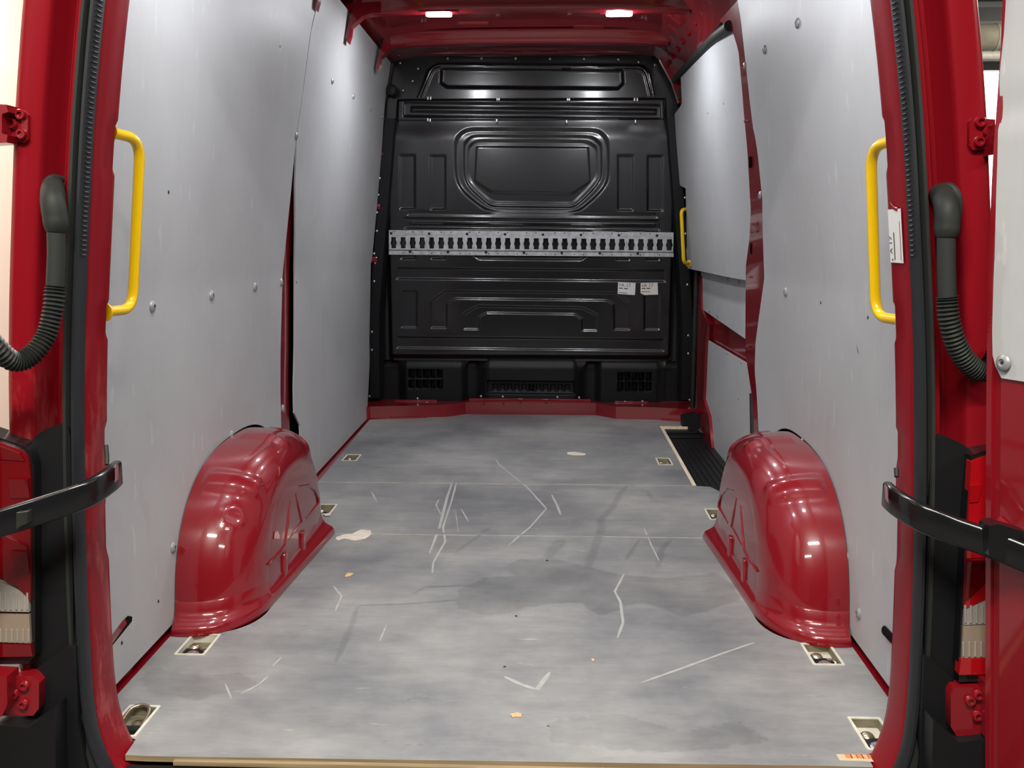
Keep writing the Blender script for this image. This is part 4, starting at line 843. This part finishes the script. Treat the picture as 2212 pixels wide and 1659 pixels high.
def strap(label, pts, end, side):
    t = thing('door_strap', pts[0], label, 'door strap', 'black door check straps'); P = smooth_path(pts, 8); pr = rrect(-.0085, .0085, -.0245, .0245, .006, 3); K = len(pr); V = []
    for i, p in enumerate(P):
        d = (P[min(i + 1, len(P) - 1)] - P[max(i - 1, 0)]); n_ = Vector((d.y, -d.x, 0)).normalized(); up = d.normalized().cross(n_); up = up if up.z > 0 else -up
        V += [p + n_ * a + up * b for a, b in pr]
    MB().add(V, [(i * K + j, i * K + (j + 1) % K, (i + 1) * K + (j + 1) % K, (i + 1) * K + j) for i in range(len(P) - 1) for j in range(K)] + [tuple(range(K)), tuple(range((len(P) - 1) * K, len(P) * K))]).build('strap_bar', M['blackgloss'], t, ang=50)
    q = [p for p in end]; MB().add([a + Vector((0, -.0015, 0)) for a in q] + q, [(0, 1, 2, 3), (0, 1, 5, 4), (1, 2, 6, 5), (2, 3, 7, 6), (3, 0, 4, 7)]).build('end_reflector', M['reflector'], t)
    return t
P = [a_(254, 1022, y=1.668), a_(238, 1036, y=1.625), a_(190, 1066, y=1.575), (a_(110, 1095, y=1.545)), a_(0, 1130, y=1.515), a_(-110, 1165, y=1.48)]
st = strap('curved black door strap crossing the left pillar, in front of the tail light', P, [a_(249, 1008, y=1.612), a_(256, 1003, y=1.635), a_(256, 1034, y=1.635), a_(249, 1043, y=1.612)], -1)
MB().prism([yz([a_(*p, y=1.52) for p in ((42, 1104), (50, 1104), (66, 1102), (67, 1126), (50, 1134), (42, 1140))])], ypr, 1.53, 1.51).build('latch', M['rubber'], st)
MB().tube([a_(229, 962, y=1.70), a_(231, 985, y=1.69), a_(231, 1004, y=1.68)], .0045, 8).build('pivot_pin', M['rubber'], st)
P = [a_(1916, 1068, y=1.668), a_(1934, 1084, y=1.625), a_(1985, 1115, y=1.575), a_(2060, 1146, y=1.545), a_(2135, 1172, y=1.515), a_(2260, 1222, y=1.46)]
st = strap('curved black door strap crossing the right pillar to the open right door', P, [a_(1910, 1044, y=1.64), a_(1917, 1052, y=1.612), a_(1919, 1088, y=1.612), a_(1912, 1076, y=1.64)], 1)
MB().prism([yz([a_(*p, y=1.50) for p in ((2130, 1132), (2150, 1128), (2225, 1150), (2225, 1232), (2160, 1206), (2130, 1196))])], ypr, 1.525, 1.49).build('latch', M['blackgloss'], st)
MB().tube([a_(1936, 1012, y=1.70), a_(1937, 1030, y=1.69)], .0045, 8).build('pivot_pin', M['rubber'], st)

# ------------------------------------------------------------------ rear doors, swung open
xe = lambda z: float(np.interp(z, [q[1] for q in XE], [q[0] for q in XE])); YE = 1.575
XE = sorted([(a_(u, v, y=YE).x, a_(u, v, y=YE).z) for u, v in ((2128, 1900), (2128, 1600), (2129, 1200), (2131, 800), (2134, 600), (2141, 420), (2146, 320), (2149, 262), (2158, 255), (2156, 180), (2163, 80), (2166, 0), (2176, -300), (2186, -700))], key=lambda q: q[1])
def rear_door(name, side, dx, seen):
    dr = struct(name, (side * .90, 1.62, .4)); dv = Vector((.42, -.907, 0)); nv_ = Vector((-.907, -.42, 0))
    pt = lambda s, z, h=0.: Vector((xe(z) + dx, YE, z)) + dv * s + nv_ * h
    prof = [(0, -.045), (0, 0), (.010, 0), (.0125, -.006), (.022, -.007), (.026, -.003), (.30, -.003), (.70, -.003), (.70, -.05)]
    zs = np.linspace(-.18, 1.92, 40); k = len(prof)
    o = MB().add([pt(s, z, h) for z in zs for s, h in prof], [(i * k + j, i * k + (j + 1) % k, (i + 1) * k + (j + 1) % k, (i + 1) * k + j) for i in range(39) for j in range(k)])
    o.build('door_skin', M['red'], dr, ang=40, mirror=side < 0)
    z0 = .803; edge = lambda z: float(np.interp(z, [.80, .83, .88, 1.0, 1.15, 1.21, 1.25, 1.30, 1.36, 1.5, 1.9], [.032, .013, .011, .0125, .010, .008, .004, .003, .006, .009, .01]))
    MB().shell(8, 60, lambda s, t: pt(lerp(edge(lerp(z0, 1.88, t)), .68, s ** 2), lerp(z0, 1.88, t), .0015), lambda p: p - nv_ * .006).build('lining_panel', M['panel'], dr, mirror=side < 0)
    if seen:
        p = at(2168, 783, y=YE - .036); b_ = MB(); b_.lathe([(.0001, 0), (.0135, 0), (.0135, .002), (.010, .005), (.0062, .0058), (.0055, .0035), (.0001, .0035)], p + nv_ * .0, nv_, 18); b_.build('screw', M['screw'], dr)
        MB().lathe([(.0001, .0036), (.003, .0042), (.0001, .0048)], p, nv_, 8).build('screw_socket', M['dark'], dr)
        MB().tube([pt(.026, .56, -.001), pt(.10, .52, -.001), pt(.3, .46, -.001)], .006, 8).build('pressed_ridge', M['red'], dr)
rear_door('door_2', 1, 0., True); rear_door('door_3', -1, .055, False)

# ------------------------------------------------------------------ step well, loose bits, last stickers
sw = thing('step_mat', (.85, 4.4, -.05), 'black rubber step mat in the sliding door well', 'mat')
m_ = MB(); m_.box(.735, .965, 3.76, 5.06, -.05, -.030, .004); m_.build('mat', M['blackmatt'], sw)
for i in range(7): MB().box(.760 + .027 * i, .768 + .027 * i, 3.79, 4.85, -.031, -.026, .002).build('mat_rib', M['blackmatt'], sw)
MB().box(.745, .93, 4.90, 5.045, -.030, -.020, .003).build('mat_step', M['blackmatt'], sw); MB().box(.745, .93, 4.98, 5.045, -.020, -.010, .003).build('mat_step', M['blackmatt'], sw)
MB().box(.716, .733, 3.83, 5.05, -.05, -.013).build('well_side', M['hollow'], sw)
ro = thing('door_roller', (.90, 5.08, .04), 'black plastic roller arm at the foot of the sliding door', 'roller')
q = [at(*p, y=5.05) for p in ((1474, 900), (1505, 893), (1511, 899), (1511, 926), (1502, 930), (1474, 922))]; MB().prism([yz(q)], ypr, 5.12, 5.05).build('roller_block', M['blackmatt'], ro)
q = [at(*p, y=5.0) for p in ((1494, 922), (1508, 924), (1509, 931), (1500, 931), (1493, 928))]; MB().prism([yz(q)], ypr, 5.06, 5.0).build('arm', M['blackmatt'], ro)
def flatbit(name, label, cat, pts, mm, th=.0012, zz=None, grp=None):
    P = [at(u, v, z=0) for u, v in pts]; c = sum(P, Vector()) / len(P); z0 = ztop(c.y) + .0006 if zz is None else zz
    P = [(p.x, p.y) for p in P]; Q = []
    for i in range(len(P)):
        (ax, ay), (bx, by) = P[i], P[(i + 1) % len(P)]
        for j in range(3): t = j / 3; Q.append((lerp(ax, bx, t) + random.uniform(-.0025, .0025), lerp(ay, by, t) + random.uniform(-.004, .004)))
    tag(MB().prism([Q], flatz, z0, z0 + th).build(name, M[mm], base=(c.x, c.y, z0)), label, cat, grp)
flatbit('paper_scrap', 'larger torn scrap of pale paper stuck beside the left wheel arch', 'paper scrap', [(725, 1163), (740, 1156), (758, 1155), (780, 1144), (800, 1147), (803, 1154), (790, 1165), (765, 1169), (745, 1164), (730, 1168)], 'scrap')
flatbit('paper_scrap', 'small torn scrap of pale paper far forward on the floor', 'paper scrap', [(1224, 980), (1238, 978), (1266, 982), (1262, 986), (1240, 986), (1226, 984)], 'scrap')
flatbit('dry_leaf', 'small tan wood chip near the left wheel arch', 'chip', [(743, 1246), (752, 1239), (764, 1239), (760, 1244), (748, 1248)], 'leaf')
flatbit('dry_leaf', 'small tan wood chip in the middle of the floor near the sill', 'chip', [(1102, 1546), (1112, 1541), (1130, 1544), (1126, 1549), (1108, 1550)], 'leaf')
flatbit('dry_leaf', 'tiny tan wood chip right of the middle of the floor', 'chip', [(1277, 1427), (1281, 1424), (1285, 1427), (1281, 1430)], 'leaf')
flatbit('paper_scrap', 'tiny pale scrap on the left lashing tray beside the wheel arch', 'paper scrap', [(698, 1113), (716, 1111), (713, 1117), (702, 1118)], 'scrap', zz=.0052)
sk = [at(*p, z=0) for p in ((1806, 1629.5), (1884, 1631), (1890, 1646), (1814, 1643))]
sticker('sticker', 'tan and orange label stuck on the floor by the right sill corner', sk, M['tan'], [((.013 + .0, 'orange'), .22 + .155 * i, .03, .014) if i % 2 == 0 else ((.0125, 'orange2'), .22 + .155 * i, .03, .014) for i in range(5)] + [((.022, 'cream'), .36, .72, .003)])
x0 = lambda z: float(np.interp(z, [q[1] for q in ER], [q[0] for q in ER])) - .0008
zt_, zb_ = 1.084, .988
ps = sticker('sticker', 'torn white A 17 label stuck upright on the red right rear pillar', [Vector((x0(zb_) , 1.752, zb_)), Vector((x0(zt_), 1.752, zt_)), Vector((x0(zt_), 1.690, zt_)), Vector((x0(zb_), 1.690, zb_))], M['paper'],
        [('A 17', .16, .22, .017), ((.003, 'ink'), .04, .16, .006), ((.05, 'ink'), .05, .36, .004), ((.07, 'ink'), .05, .86, .002)])
MB().tube([Vector((x0(1.085) - .001, 1.738, 1.095)), Vector((x0(1.08) - .001, 1.722, 1.086)), Vector((x0(1.08) - .001, 1.704, 1.083))], .0035, 6, flat=.4).build('tear', M['red'], ps)
